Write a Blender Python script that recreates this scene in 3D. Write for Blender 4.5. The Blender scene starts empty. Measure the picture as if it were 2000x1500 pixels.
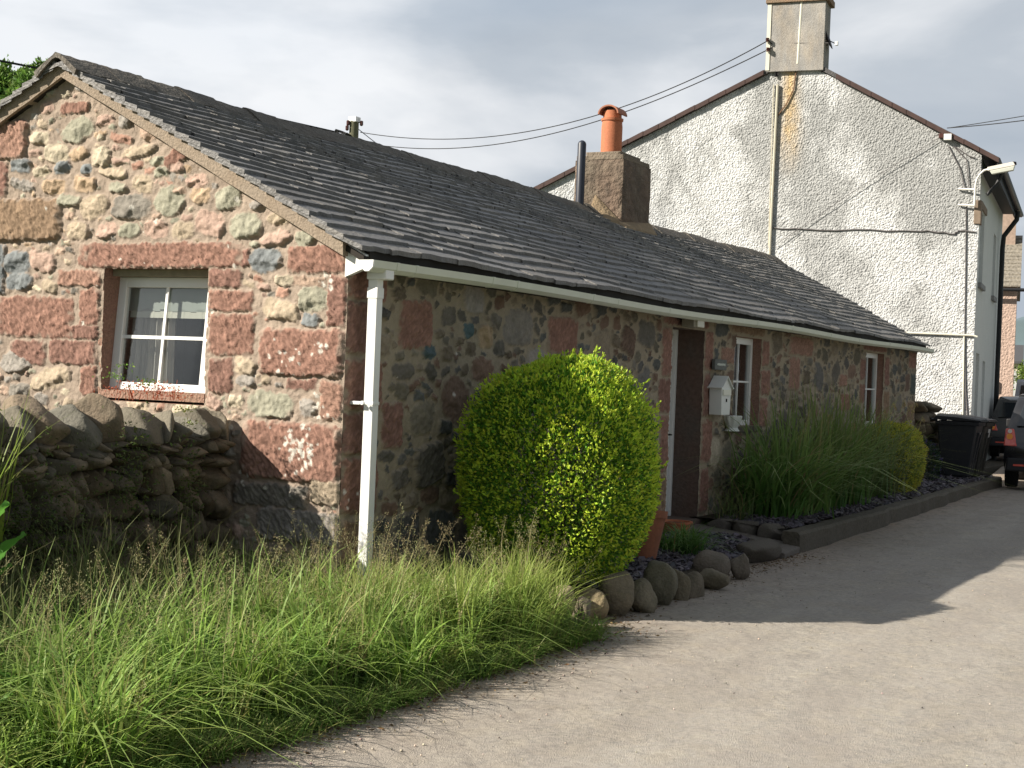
import bpy, math, random
import numpy as np
from mathutils import Matrix, Vector
R = math.radians
random.seed(7)
RNG = np.random.RandomState(11)
scene = bpy.context.scene
COL = scene.collection

# ------------------------------------------------------------------ camera
F_PX, EYE = 2900.0, 1.75
TH = math.atan(1527 / 2900)
CAM = np.array([-9.5399, -6.3567, EYE])
_c, _s = math.cos(math.atan(.04)), math.sin(math.atan(.04))
_p = -math.atan(15 * _c / F_PX)

def ray(x, y):
    u, v = x - 1000.0, 750.0 - y
    r = u * _c - v * _s; up = u * _s + v * _c
    d = (r, F_PX * math.cos(_p) - up * math.sin(_p), F_PX * math.sin(_p) + up * math.cos(_p))
    return np.array([d[0] * math.sin(TH) + d[1] * math.cos(TH), -d[0] * math.cos(TH) + d[1] * math.sin(TH), d[2]]) / F_PX

def on_x(x, y, X): r = ray(x, y); return CAM + r * (X - CAM[0]) / r[0]
def on_y(x, y, Y): r = ray(x, y); return CAM + r * (Y - CAM[1]) / r[1]
def on_z(x, y, Z): r = ray(x, y); return CAM + r * (Z - CAM[2]) / r[2]
def at_depth(x, y, d):
    r = ray(x, y); return CAM + r * d / (r[0] * math.cos(TH) + r[1] * math.sin(TH))

cd = bpy.data.cameras.new("camera"); cam = bpy.data.objects.new("camera", cd); COL.objects.link(cam)
cd.sensor_width = 36.0; cd.lens = F_PX / 2000 * 36.0; cd.clip_start = .05; cd.clip_end = 6000
_f = ray(1000, 750); _r = ray(2000, 750) - ray(0, 750); _u = ray(1000, 0) - ray(1000, 1500)
_f, _r, _u = [Vector(v).normalized() for v in (_f, _r, _u)]
m = Matrix((( _r.x, _u.x, -_f.x, CAM[0]), (_r.y, _u.y, -_f.y, CAM[1]), (_r.z, _u.z, -_f.z, CAM[2]), (0, 0, 0, 1)))
cam.matrix_world = m
scene.camera = cam

# ------------------------------------------------------------------ light
SUN = Vector((-.92, 1.0, .86)).normalized()          # towards the sun
EL = math.asin(SUN.z); AZ = math.atan2(SUN.x, SUN.y)
sl = bpy.data.lights.new("sun", 'SUN'); sl.energy = 5.0; sl.angle = R(.55); sl.color = (1.0, .92, .80)
so = bpy.data.objects.new("sun", sl); COL.objects.link(so)
so.rotation_euler = (-SUN).to_track_quat('-Z', 'Y').to_euler()

w = bpy.data.worlds.new("World"); scene.world = w; w.use_nodes = True
nt = w.node_tree; nt.nodes.clear()
N = nt.nodes.new; L = nt.links.new
sky = N('ShaderNodeTexSky'); sky.sky_type = 'NISHITA'; sky.sun_disc = False
sky.sun_elevation = EL; sky.sun_rotation = AZ; sky.altitude = 50; sky.dust_density = 1.5
tc = N('ShaderNodeTexCoord'); mp = N('ShaderNodeMapping'); mp.inputs['Scale'].default_value = (1, 1, 3.0); mp.inputs['Location'].default_value = (1.7, .35, .4)
L(tc.outputs['Generated'], mp.inputs[0])
n1 = N('ShaderNodeTexNoise'); n1.inputs['Scale'].default_value = 2.2; n1.inputs['Detail'].default_value = 7; n1.inputs['Roughness'].default_value = .5; n1.inputs['Distortion'].default_value = .25
L(mp.outputs[0], n1.inputs['Vector'])
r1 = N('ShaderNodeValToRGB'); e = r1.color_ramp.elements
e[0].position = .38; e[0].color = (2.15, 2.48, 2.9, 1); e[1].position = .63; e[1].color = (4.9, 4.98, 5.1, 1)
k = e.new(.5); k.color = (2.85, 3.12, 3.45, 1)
L(n1.outputs['Fac'], r1.inputs[0])
n2 = N('ShaderNodeTexNoise'); n2.inputs['Scale'].default_value = 1.3; n2.inputs['Detail'].default_value = 5
L(mp.outputs[0], n2.inputs['Vector'])
r2 = N('ShaderNodeValToRGB'); r2.color_ramp.elements[0].position = .38; r2.color_ramp.elements[0].color = (.8, .8, .8, 1); r2.color_ramp.elements[1].position = .55
r2.color_ramp.elements[1].color = (1, 1, 1, 1)
L(n2.outputs['Fac'], r2.inputs[0])
mx = N('ShaderNodeMix'); mx.data_type = 'RGBA'; L(r2.outputs[0], mx.inputs[0]); L(sky.outputs[0], mx.inputs[6]); L(r1.outputs[0], mx.inputs[7])
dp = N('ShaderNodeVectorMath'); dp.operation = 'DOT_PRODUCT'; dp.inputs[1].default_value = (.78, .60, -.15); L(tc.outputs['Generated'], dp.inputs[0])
mr_ = N('ShaderNodeMapRange'); mr_.inputs['From Min'].default_value = -.2; mr_.inputs['From Max'].default_value = .85; mr_.inputs['To Min'].default_value = .64; mr_.inputs['To Max'].default_value = 1.0; L(dp.outputs['Value'], mr_.inputs[0])  # clouds dimmed away from the view direction to cut the ambient light
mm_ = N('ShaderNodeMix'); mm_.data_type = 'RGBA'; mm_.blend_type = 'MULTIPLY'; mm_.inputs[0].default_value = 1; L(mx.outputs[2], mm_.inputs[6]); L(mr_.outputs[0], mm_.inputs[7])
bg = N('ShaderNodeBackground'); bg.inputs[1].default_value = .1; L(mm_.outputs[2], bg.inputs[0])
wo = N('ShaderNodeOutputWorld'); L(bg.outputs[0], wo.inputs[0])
scene.view_settings.view_transform = 'Standard'; scene.view_settings.look = 'None'
scene.view_settings.exposure = 0.92; scene.view_settings.gamma = 1.0

# ------------------------------------------------------------------ materials
MATS = {}
def mat(name, col=(.5, .5, .5), rough=.8, var=(), attr=False, bump=(), metal=0., trans=0., spec=.3, streak=None, emit=None):
    """var: (scale, strength, dark colour or None); bump: (scale, distance[, detail])"""
    if name in MATS: return MATS[name]
    m = bpy.data.materials.new(name); m.use_nodes = True; MATS[name] = m
    t = m.node_tree; b = t.nodes['Principled BSDF']; out = t.nodes['Material Output']
    n = t.nodes.new; l = t.links.new
    tco = n('ShaderNodeTexCoord')
    if attr:
        a = n('ShaderNodeAttribute'); a.attribute_name = 'col'; cur = a.outputs['Color']
    else:
        a = n('ShaderNodeRGB'); a.outputs[0].default_value = (*col, 1); cur = a.outputs[0]
    for v in var:
        sc, st, c2 = v[:3]
        no = n('ShaderNodeTexNoise'); no.inputs['Scale'].default_value = sc; no.inputs['Detail'].default_value = 6; no.inputs['Roughness'].default_value = .6
        if len(v) > 3:
            mm = n('ShaderNodeMapping'); mm.inputs['Scale'].default_value = v[3]; l(tco.outputs['Object'], mm.inputs[0]); l(mm.outputs[0], no.inputs['Vector'])
        else: l(tco.outputs['Object'], no.inputs['Vector'])
        mr = n('ShaderNodeMapRange'); mr.inputs['From Min'].default_value = .35; mr.inputs['From Max'].default_value = .68; l(no.outputs['Fac'], mr.inputs[0])
        mi = n('ShaderNodeMix'); mi.data_type = 'RGBA'; mu = n('ShaderNodeMath'); mu.operation = 'MULTIPLY'; mu.inputs[1].default_value = st
        l(mr.outputs[0], mu.inputs[0]); l(mu.outputs[0], mi.inputs[0]); l(cur, mi.inputs[6])
        if c2 is None:
            mi.blend_type = 'MULTIPLY'; mi.inputs[7].default_value = (.25, .25, .25, 1)
        else: mi.inputs[7].default_value = (*c2, 1)
        cur = mi.outputs[2]
    l(cur, b.inputs['Base Color'])
    b.inputs['Roughness'].default_value = rough; b.inputs['Metallic'].default_value = metal
    b.inputs['Specular IOR Level'].default_value = spec
    prev = None
    for bp in bump:
        no = n('ShaderNodeTexNoise'); no.inputs['Scale'].default_value = bp[0]; no.inputs['Detail'].default_value = bp[2] if len(bp) > 2 else 5
        l(tco.outputs['Object'], no.inputs['Vector'])
        bu = n('ShaderNodeBump'); bu.inputs['Distance'].default_value = bp[1]; bu.inputs['Strength'].default_value = 1
        l(no.outputs['Fac'], bu.inputs['Height'])
        if prev: l(prev, bu.inputs['Normal'])
        prev = bu.outputs[0]
    if prev: l(prev, b.inputs['Normal'])
    if trans > 0:
        tr = n('ShaderNodeBsdfTranslucent'); l(cur, tr.inputs[0]); ms = n('ShaderNodeMixShader'); ms.inputs[0].default_value = trans
        l(b.outputs[0], ms.inputs[1]); l(tr.outputs[0], ms.inputs[2]); l(ms.outputs[0], out.inputs[0])
    return m

def glass_mat(name, tint=(.88, .90, .90), rough=.02):
    if name in MATS: return MATS[name]
    m = bpy.data.materials.new(name); m.use_nodes = True; MATS[name] = m
    t = m.node_tree; t.nodes.clear(); n = t.nodes.new; l = t.links.new
    o = n('ShaderNodeOutputMaterial'); tr = n('ShaderNodeBsdfTransparent'); tr.inputs[0].default_value = (*tint, 1)
    g = n('ShaderNodeBsdfGlossy'); g.inputs['Roughness'].default_value = rough; g.inputs[0].default_value = (.95, .97, 1, 1)
    f = n('ShaderNodeFresnel'); f.inputs[0].default_value = 1.55; mu = n('ShaderNodeMath'); mu.operation = 'MULTIPLY'; mu.inputs[1].default_value = 1.0
    ms = n('ShaderNodeMixShader'); gb_ = n('ShaderNodeNewGeometry'); sb_ = n('ShaderNodeMath'); sb_.operation = 'SUBTRACT'; sb_.inputs[0].default_value = 1.1; l(gb_.outputs['Backfacing'], sb_.inputs[1]); cl_ = n('ShaderNodeMath'); cl_.operation = 'MAXIMUM'; cl_.inputs[1].default_value = 0.0; l(sb_.outputs[0], cl_.inputs[0]); l(cl_.outputs[0], mu.inputs[1]); l(f.outputs[0], mu.inputs[0]); l(mu.outputs[0], ms.inputs[0]); l(tr.outputs[0], ms.inputs[1]); l(g.outputs[0], ms.inputs[2]); l(ms.outputs[0], o.inputs[0])
    return m

# ------------------------------------------------------------------ mesh helpers
def mesh_np(name, V, Fq, mtl, parent=None, col=None, smooth=True, tris=None):
    """V (n,3); Fq (m,4) quads and/or tris (k,3)"""
    me = bpy.data.meshes.new(name)
    V = np.asarray(V, np.float32); me.vertices.add(len(V)); me.vertices.foreach_set('co', V.ravel())
    Fq = np.zeros((0, 4), np.int32) if Fq is None else np.asarray(Fq, np.int32).reshape(-1, 4)
    T = np.zeros((0, 3), np.int32) if tris is None else np.asarray(tris, np.int32).reshape(-1, 3)
    nl = Fq.size + T.size; me.loops.add(nl)
    me.loops.foreach_set('vertex_index', np.concatenate([Fq.ravel(), T.ravel()]))
    me.polygons.add(len(Fq) + len(T))
    st = np.concatenate([np.arange(len(Fq)) * 4, len(Fq) * 4 + np.arange(len(T)) * 3]).astype(np.int32)
    me.polygons.foreach_set('loop_start', st)
    me.polygons.foreach_set('use_smooth', np.full(len(Fq) + len(T), smooth))
    me.update(calc_edges=True); me.validate()
    if col is not None:
        a = me.attributes.new('col', 'FLOAT_COLOR', 'POINT')
        c = np.ones((len(V), 4), np.float32); c[:, :3] = col; a.data.foreach_set('color', c.ravel())
    me.materials.append(mtl)
    o = bpy.data.objects.new(name, me); COL.objects.link(o)
    if parent is not None: o.parent = parent
    return o

class MB:
    """collects shapes in world coordinates -> one mesh object"""
    def __init__(s): s.v = []; s.f = []; s.c = []; s.cc = (.5, .5, .5)
    def add(s, vs, fs):
        b = len(s.v); s.v += [tuple(map(float, v)) for v in vs]; s.f += [tuple(i + b for i in f) for f in fs]; s.c += [s.cc] * len(vs)
    def box(s, a, b, M=None, bev=0):
        x0, y0, z0 = [min(a[i], b[i]) for i in range(3)]; x1, y1, z1 = [max(a[i], b[i]) for i in range(3)]
        vs = [(x, y, z) for z in (z0, z1) for y in (y0, y1) for x in (x0, x1)]
        if M is not None: vs = [tuple(M @ Vector(v)) for v in vs]
        s.add(vs, [(0, 2, 3, 1), (4, 5, 7, 6), (0, 1, 5, 4), (2, 6, 7, 3), (0, 4, 6, 2), (1, 3, 7, 5)]); return s
    def hexa(s, P):   # 8 points, bottom 4 ccw then top 4
        s.add(P, [(3, 2, 1, 0), (4, 5, 6, 7), (0, 1, 5, 4), (1, 2, 6, 5), (2, 3, 7, 6), (3, 0, 4, 7)]); return s
    def prism(s, pts, off):  # polygon (3d pts) extruded along off
        n = len(pts); o = Vector(off); vs = [Vector(p) for p in pts] + [Vector(p) + o for p in pts]
        s.add(vs, [tuple(range(n)), tuple(range(2 * n - 1, n - 1, -1))] + [(i, i + n, (i + 1) % n + n, (i + 1) % n) for i in range(n)]); return s
    def tube(s, pts, r, n=8, caps=True):
        pts = [Vector(p) for p in pts]; rr = r if hasattr(r, '__len__') else [r] * len(pts); rings = []
        up = None
        for i, p in enumerate(pts):
            d = (pts[min(i + 1, len(pts) - 1)] - pts[max(i - 1, 0)]).normalized()
            a = up if up is not None else (Vector((0, 0, 1)) if abs(d.z) < .9 else Vector((1, 0, 0)))
            x = d.cross(a).normalized(); y = x.cross(d).normalized(); up = y
            rings.append([p + (x * math.cos(t) + y * math.sin(t)) * rr[i] for t in [2 * math.pi * k / n for k in range(n)]])
        vs = [v for ring in rings for v in ring]; fs = []
        for i in range(len(pts) - 1):
            for k in range(n): fs.append((i * n + k, i * n + (k + 1) % n, (i + 1) * n + (k + 1) % n, (i + 1) * n + k))
        if caps: fs += [tuple(range(n - 1, -1, -1)), tuple((len(pts) - 1) * n + k for k in range(n))]
        s.add(vs, fs); return s
    def lathe(s, prof, c, n=24, caps=True):
        c = Vector(c); vs = [c + Vector((r * math.cos(2 * math.pi * k / n), r * math.sin(2 * math.pi * k / n), z)) for r, z in prof for k in range(n)]
        fs = [(i * n + k, i * n + (k + 1) % n, (i + 1) * n + (k + 1) % n, (i + 1) * n + k) for i in range(len(prof) - 1) for k in range(n)]
        if caps: fs += [tuple(range(n - 1, -1, -1)), tuple((len(prof) - 1) * n + k for k in range(n))]
        s.add(vs, fs); return s
    def build(s, name, mtl, parent=None, smooth=False, bevel=0, attr=False, auto=False):
        me = bpy.data.meshes.new(name); me.from_pydata(s.v, [], s.f); me.update()
        if smooth or auto: me.polygons.foreach_set('use_smooth', [True] * len(me.polygons))
        if auto: me.set_sharp_from_angle(angle=R(35))
        if attr:
            a = me.attributes.new('col', 'FLOAT_COLOR', 'POINT'); a.data.foreach_set('color', np.array([(*c, 1) for c in s.c], np.float32).ravel())
        me.materials.append(mtl); o = bpy.data.objects.new(name, me); COL.objects.link(o)
        if parent is not None: o.parent = parent
        if bevel: 
            bm = o.modifiers.new('bevel', 'BEVEL'); bm.width = bevel; bm.segments = 2; bm.limit_method = 'ANGLE'; bm.angle_limit = R(40)
        return o

def tag(o, label=None, cat=None, group=None, kind=None):
    for k, v in (('label', label), ('category', cat), ('group', group), ('kind', kind)):
        if v: o[k] = v
    return o
def thing(name, label, cat, group=None, loc=(0, 0, 0)):
    o = bpy.data.objects.new(name, None); COL.objects.link(o); o.empty_display_size = .2
    o.location = loc; return tag(o, label, cat, group)
def rebase(o, loc):
    """parts were modelled in world coordinates: put the Empty at the thing's base and keep the parts where they are"""
    loc = Vector(loc); o.location = loc
    for ch in o.children: ch.location = Vector(ch.location) - loc
    return o

# ------------------------------------------------------------------ numeric noise
def _hash(ix, iy, seed, iz=None):
    h = ix.astype(np.int64) * 374761393 + iy.astype(np.int64) * 668265263 + seed * 1442695041
    if iz is not None: h = h + iz.astype(np.int64) * 2147483647 // 7
    h = (h ^ (h >> 13)) * 1274126177; h = h & 0x7fffffff
    h = (h ^ (h >> 16)) * 2246822519 & 0x7fffffff
    return (h % 65536) / 65535.0
def vn(x, y, seed=0):
    x = np.asarray(x, float); y = np.asarray(y, float)
    ix = np.floor(x); iy = np.floor(y); fx = x - ix; fy = y - iy; fx = fx * fx * (3 - 2 * fx); fy = fy * fy * (3 - 2 * fy)
    a = _hash(ix, iy, seed); b = _hash(ix + 1, iy, seed); c = _hash(ix, iy + 1, seed); d = _hash(ix + 1, iy + 1, seed)
    return (a * (1 - fx) + b * fx) * (1 - fy) + (c * (1 - fx) + d * fx) * fy
def fbm(x, y, seed=0, o=4):
    s = 0; a = .5; t = 0
    for i in range(o): s = s + a * vn(x * 2 ** i, y * 2 ** i, seed + i * 17); t += a; a *= .55
    return s / t
def sstep(a, b, x): t = np.clip((x - a) / (b - a), 0, 1); return t * t * (3 - 2 * t)

# ------------------------------------------------------------------ rubble stonework as real relief
def stonework(us, vs, stones, fill, mortar, seed, warp=.012, pick=.006, keep_out=None, lichen=None, smear=.80, rotv=.16):
    """us, vs: 1-d coordinates. stones: (kind 'r' block / 'e' cobble, cu, cv, a, b, rot, colour, bulge). fill: list of (amin, amax, tries, aspect, bulge, palette, blockprob)
    returns height H and colour C on the grid"""
    rng = np.random.RandomState(seed)
    U, Vv = np.meshgrid(us, vs)
    Uw = U + warp * 2 * (fbm(U * 14, Vv * 14, seed + 1, 3) - .5) + warp * 1.2 * (vn(U * 45, Vv * 45, seed + 5) - .5)
    Vw = Vv + warp * 2 * (fbm(U * 14, Vv * 14, seed + 2, 3) - .5) + warp * 1.2 * (vn(U * 45, Vv * 45, seed + 6) - .5)
    D = np.full(U.shape, 9.0); ID = np.full(U.shape, -1); LU = np.zeros(U.shape); LV = np.zeros(U.shape)
    lst = []
    def win(s, m=1.25):
        _, cu, cv, a, b, rot = s[:6]; e = math.hypot(a, b) * m + warp * 2
        i0, i1 = np.searchsorted(us, (cu - e, cu + e)); j0, j1 = np.searchsorted(vs, (cv - e, cv + e))
        return slice(j0, j1), slice(i0, i1)
    def dist(s, sl):
        kd, cu, cv, a, b, rot = s[:6]; x = Uw[sl] - cu; y = Vw[sl] - cv
        if rot: x, y = x * math.cos(rot) + y * math.sin(rot), -x * math.sin(rot) + y * math.cos(rot)
        p = 9. if kd == 'r' else s[8] if len(s) > 8 else 2.6
        return (np.abs(x / a) ** p + np.abs(y / b) ** p) ** (1 / p), x / a, y / b
    def put(s):
        sl = win(s); d, x, y = dist(s, sl); m = (d < D[sl]) & (d < 1.15)
        D[sl][m] = d[m]; ID[sl][m] = len(lst); LU[sl][m] = x[m]; LV[sl][m] = y[m]; lst.append(s)
    for s in stones: put(s)
    for (amin, amax, tries, asp, bul, pal, bp) in fill:
        for _ in range(tries):
            cu = rng.uniform(us[0], us[-1]); cv = rng.uniform(vs[0], vs[-1])
            if keep_out is not None and keep_out(cu, cv): continue
            a = rng.uniform(amin, amax); b = a * rng.uniform(*asp); rot = rng.normal(0, rotv)
            kd = 'r' if rng.rand() < bp else 'e'
            c = pal[rng.randint(len(pal))]; f = rng.uniform(.8, 1.2)
            s = (kd, cu, cv, a, b, rot, tuple(f * q for q in c), bul * rng.uniform(.6, 1.3), rng.uniform(2.2, 5.0))
            sl = win(s)
            if D[sl].size < 6: continue
            d, _, _ = dist(s, sl); inside = d < 1.12
            if inside.sum() < 4 or (D[sl][inside] < 1.02).mean() > .03: continue
            put(s)
    H = .011 * (fbm(U * 9, Vv * 9, seed + 9, 4) - .5) * 2 + .007 * (fbm(U * 28, Vv * 28, seed + 19, 2) - .5) * 2 + .003 * (vn(U * 60, Vv * 60, seed + 8) - .5)
    C = np.zeros(U.shape + (3,)); mo = np.array(mortar)
    n = fbm(U * 3, Vv * 3, seed + 21, 5); n2 = fbm(U * 40, Vv * 40, seed + 22, 3)
    C[:] = mo * (.72 + .45 * n[..., None] + .25 * (n2[..., None] - .5))
    ins = D < 1.0
    ids = ID[ins]
    kind = np.array([s[0] == 'r' for s in lst]); bulge = np.array([s[7] for s in lst]); cols = np.array([s[6] for s in lst])
    tx = rng.normal(0, .45, len(lst)); ty = rng.normal(0, .45, len(lst))
    d = D[ins]; isr = kind[ids]; u = U[ins]; v = Vv[ins]
    ex = np.where(isr, np.clip((1 - d) * 9, 0, 1) ** .6, np.clip(1 - d ** 3.5, 0, 1) ** .42)
    h = bulge[ids] * ex * (1 + np.where(isr, .35, 1.) * .45 * (tx[ids] * LU[ins] + ty[ids] * LV[ins]))
    for q in range(4):
        fa, fb, fc = rng.normal(0, .55, len(lst)), rng.normal(0, .55, len(lst)), rng.uniform(.45, 1.0, len(lst))
        pl = bulge[ids] * (fc[ids] + fa[ids] * LU[ins] + fb[ids] * LV[ins] + .35 * (fbm(u * 9 + ids, v * 9, seed + 70 + q, 3) - .5))
        h = np.where(isr, h, np.minimum(h, np.maximum(pl, .12 * bulge[ids] * ex)))
    rough = fbm(u * 22 + ids * 3.1, v * 22, seed + 31, 4) - .5
    h = h + ex * np.where(isr, .010, .016) * rough * 2
    # pecked tooling on the dressed blocks
    rot = .9 + .5 * (vn(ids * 1.37, ids * .71, 3) - .5)
    pu = u * np.cos(rot) + v * np.sin(rot); pv = -u * np.sin(rot) + v * np.cos(rot)
    pk = vn(pu * 15 + ids, pv * 52 + 1.5 * vn(u * 8, v * 8, 5), seed + 41) * .7 + .3 * vn(pu * 34, pv * 90, seed + 42); pk = np.clip(1 - np.abs(pk - .5) * 3.0, 0, 1)
    h = h - isr * ex * pick * 2.3 * pk
    H[ins] = H[ins] * .5 + h + .003
    cc = cols[ids] * (.78 + .5 * fbm(u * 12 + ids, v * 12, seed + 51, 4)[:, None]) * (.86 + .3 * vn(u * 70, v * 70, seed + 52)[:, None])
    cc = cc * (1 - .34 * (isr * pk)[:, None])  # pecked grooves darkened in colour too, adding shade to the relief
    # rims of the stones are smeared with mortar
    k = sstep(smear, smear + .19, d + .30 * (vn(u * 22, v * 22, seed + 3) - .5))[:, None]
    cc = cc * (1 - .75 * k) + C[ins] * .75 * k
    C[ins] = cc
    for (lu, lv, lr, ln) in (lichen or []):
        for _ in range(ln):
            pu_, pv_, r_ = rng.normal(lu, lr), rng.normal(lv, lr), rng.uniform(.005, .022)
            i0, i1 = np.searchsorted(us, (pu_ - .05, pu_ + .05)); j0, j1 = np.searchsorted(vs, (pv_ - .05, pv_ + .05)); sl = (slice(j0, j1), slice(i0, i1))
            if U[sl].size == 0: continue
            dd = np.hypot(U[sl] - pu_, Vv[sl] - pv_) * (1 + .9 * (fbm(U[sl] * 50, Vv[sl] * 50, 4, 3) - .5)); q = (sstep(1.05, .8, dd / r_) if False else np.clip((1.05 - dd / r_) * 4, 0, 1))[..., None] * .85
            C[sl] = C[sl] * (1 - q) + np.array((.66, .63, .56)) * q
    return H, C

def grid_faces(nu, nv, mask=None):
    i = np.arange(nu - 1)[None, :]; j = np.arange(nv - 1)[:, None]; a = j * nu + i
    Fq = np.stack([a, a + 1, a + 1 + nu, a + nu], -1)
    return Fq[mask] if mask is not None else Fq.reshape(-1, 4)

def rock(center, size, seed, sub=10, planes=9, rnd=.35, rot=0., noise=.05, axis=True, roll=0.):
    """an irregular stone: the soft intersection of random planes; returns verts and quads"""
    rng = np.random.RandomState(seed); g = np.linspace(-1, 1, sub + 1)
    A, B = np.meshgrid(g, g); pts = []; Fq = []; o = 0
    for ax in range(3):
        for sg in (-1, 1):
            P = np.zeros((sub + 1, sub + 1, 3)); P[..., ax] = sg; P[..., (ax + 1) % 3] = A if sg > 0 else B; P[..., (ax + 2) % 3] = B if sg > 0 else A
            pts.append(P.reshape(-1, 3)); Fq.append(grid_faces(sub + 1, sub + 1) + o); o += (sub + 1) ** 2
    P = np.concatenate(pts); P /= np.linalg.norm(P, axis=1)[:, None]
    nr = rng.normal(size=(planes, 3)); nr /= np.linalg.norm(nr, axis=1)[:, None]
    h = rng.uniform(.72, 1.0, planes)
    if axis and rnd < .8: nr = np.concatenate([nr, np.eye(3), -np.eye(3)]); h = np.concatenate([h, np.full(6, .95)])
    k = 38 if rnd == 0 else 6 + 10 * (1 - rnd) if rnd < .8 else 2.6 + 10 * (1 - rnd)
    q = np.clip(P @ nr.T, 0, None) / h
    r = np.minimum(1 / (np.sum(q ** k, axis=1) ** (1 / k)), 1.25)
    if rnd >= .8: r = r / r.mean()
    r = r * (1 + noise * (fbm(P[:, 0] * 3 + seed, P[:, 1] * 3 + P[:, 2] * 2.3, seed, 4) - .5) * 2)
    V = P * r[:, None] * np.array(size) * .5
    if roll: cr, sr = math.cos(roll), math.sin(roll); V = np.stack([V[:, 0] * cr - V[:, 2] * sr, V[:, 1], V[:, 0] * sr + V[:, 2] * cr], 1)
    c, s = math.cos(rot), math.sin(rot); V = np.stack([V[:, 0] * c - V[:, 1] * s, V[:, 0] * s + V[:, 1] * c, V[:, 2]], 1)
    return V + np.array(center), np.concatenate(Fq)

class Bulk:
    def __init__(s): s.V = []; s.F = []; s.C = []; s.n = 0
    def add(s, V, Fq, c):
        s.V.append(V); s.F.append(np.asarray(Fq) + s.n); s.n += len(V)
        c = np.asarray(c, float); s.C.append(np.broadcast_to(c, (len(V), 3)) if c.ndim == 1 else c)
    def build(s, name, mtl, parent=None, smooth=True):
        return mesh_np(name, np.concatenate(s.V), np.concatenate(s.F), mtl, parent, np.concatenate(s.C), smooth)

# ------------------------------------------------------------------ foliage
def blades(root, h, wd, az, lean, col, seg=5, droop=.5, tipcol=None, rng=RNG):
    n = len(root); t = np.linspace(0, 1, seg + 1)[None, :]
    dx = np.cos(az)[:, None]; dy = np.sin(az)[:, None]; h = h[:, None]; le = lean[:, None]
    out = h * le * t ** 1.8; z = h * t * (1 - droop * np.minimum(le, 1.6) * .5 * t ** 2)
    kk = rng.normal(0, .03, (n, 1)) * np.sin(t * 5 + az[:, None])
    X = root[:, 0:1] + dx * out - dy * kk * h; Y = root[:, 1:2] + dy * out + dx * kk * h; Z = root[:, 2:3] + z
    ww = wd[:, None] * (1 - t ** 2.2) * .5 + .0004
    pa = az + rng.uniform(.9, 2.2, n); px = np.cos(pa)[:, None] * ww; py = np.sin(pa)[:, None] * ww
    V = np.stack([np.stack([X - px, Y - py, Z], -1), np.stack([X + px, Y + py, Z], -1)], 2).reshape(-1, 3)
    b = (np.arange(n) * (seg + 1) * 2)[:, None] + (np.arange(seg) * 2)[None, :]
    Fq = np.stack([b, b + 1, b + 3, b + 2], -1).reshape(-1, 4)
    c = np.repeat(col[:, None, :], seg + 1, 1)
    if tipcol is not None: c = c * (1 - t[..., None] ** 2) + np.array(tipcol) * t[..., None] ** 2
    C = np.repeat(c, 2, axis=1).reshape(-1, 3)
    return V, Fq, C
def leaves(pos, nrm, size, col, asp=.5, rng=RNG, fold=.15):
    """small pointed leaves at pos, growing roughly along nrm"""
    n = len(pos); d = nrm / (np.linalg.norm(nrm, axis=1)[:, None] + 1e-9); a = rng.normal(size=(n, 3)); s = np.cross(d, a); s /= np.linalg.norm(s, axis=1)[:, None] + 1e-9
    u = np.cross(s, d); L_ = size[:, None]; W = L_ * asp * .5
    V = np.stack([pos, pos + d * L_ * .5 + s * W + u * L_ * fold, pos + d * L_, pos + d * L_ * .5 - s * W + u * L_ * fold], 1).reshape(-1, 3)
    return V, np.arange(n * 4).reshape(-1, 4), np.repeat(col, 4, axis=0)
def jit(base, n, s=.2, rng=RNG, hue=.06):
    return np.clip(np.array(base)[None, :] * (1 + rng.normal(0, s, (n, 1))) * (1 + rng.normal(0, hue, (n, 3))), .004, 1)

white_pvc = mat('white_pvc', (.78, .79, .77), .35, spec=.5, var=[(6, .12, (.55, .55, .48))])
leaf_m = mat('leaf', attr=True, rough=.5, trans=.38, spec=.35)
grass_m = mat('grass_blade', attr=True, rough=.55, trans=.4, spec=.3)
stone_m = mat('rubble_stone', attr=True, rough=.92, spec=.15, bump=[(90, .006, 6)], var=[(220, .25, None)])
rock_m = mat('field_stone', attr=True, rough=.9, spec=.2, bump=[(35, .012, 8), (160, .003, 4)], var=[(9, .5, (.10, .095, .07)), (60, .3, None)])
black_plastic = mat('black_plastic', (.012, .013, .015), .45, spec=.4)
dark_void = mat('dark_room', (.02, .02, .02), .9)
cable_m = mat('cable_black', (.02, .02, .022), .7)
# ================================================================== SETTING
def road_z(x, y=0): return -.15 + .10 * sstep(8, 22, np.asarray(x, float)) + .006 * np.clip(np.asarray(x, float) - 22, 0, 200)
def edge_y(x):      # where the road meets verge, stones and kerb
    x = np.asarray(x, float); return -1.84 + .44 * sstep(.4, 2.2, x) + .12 * sstep(6, 21, x) + .03 * (vn(x * 1.7, x * 0 + 3, 5) - .5) * 2
def hidden_kink(x): return np.clip(np.asarray(x, float) - 22, 0, 400) * math.tan(R(6.3))

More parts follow.
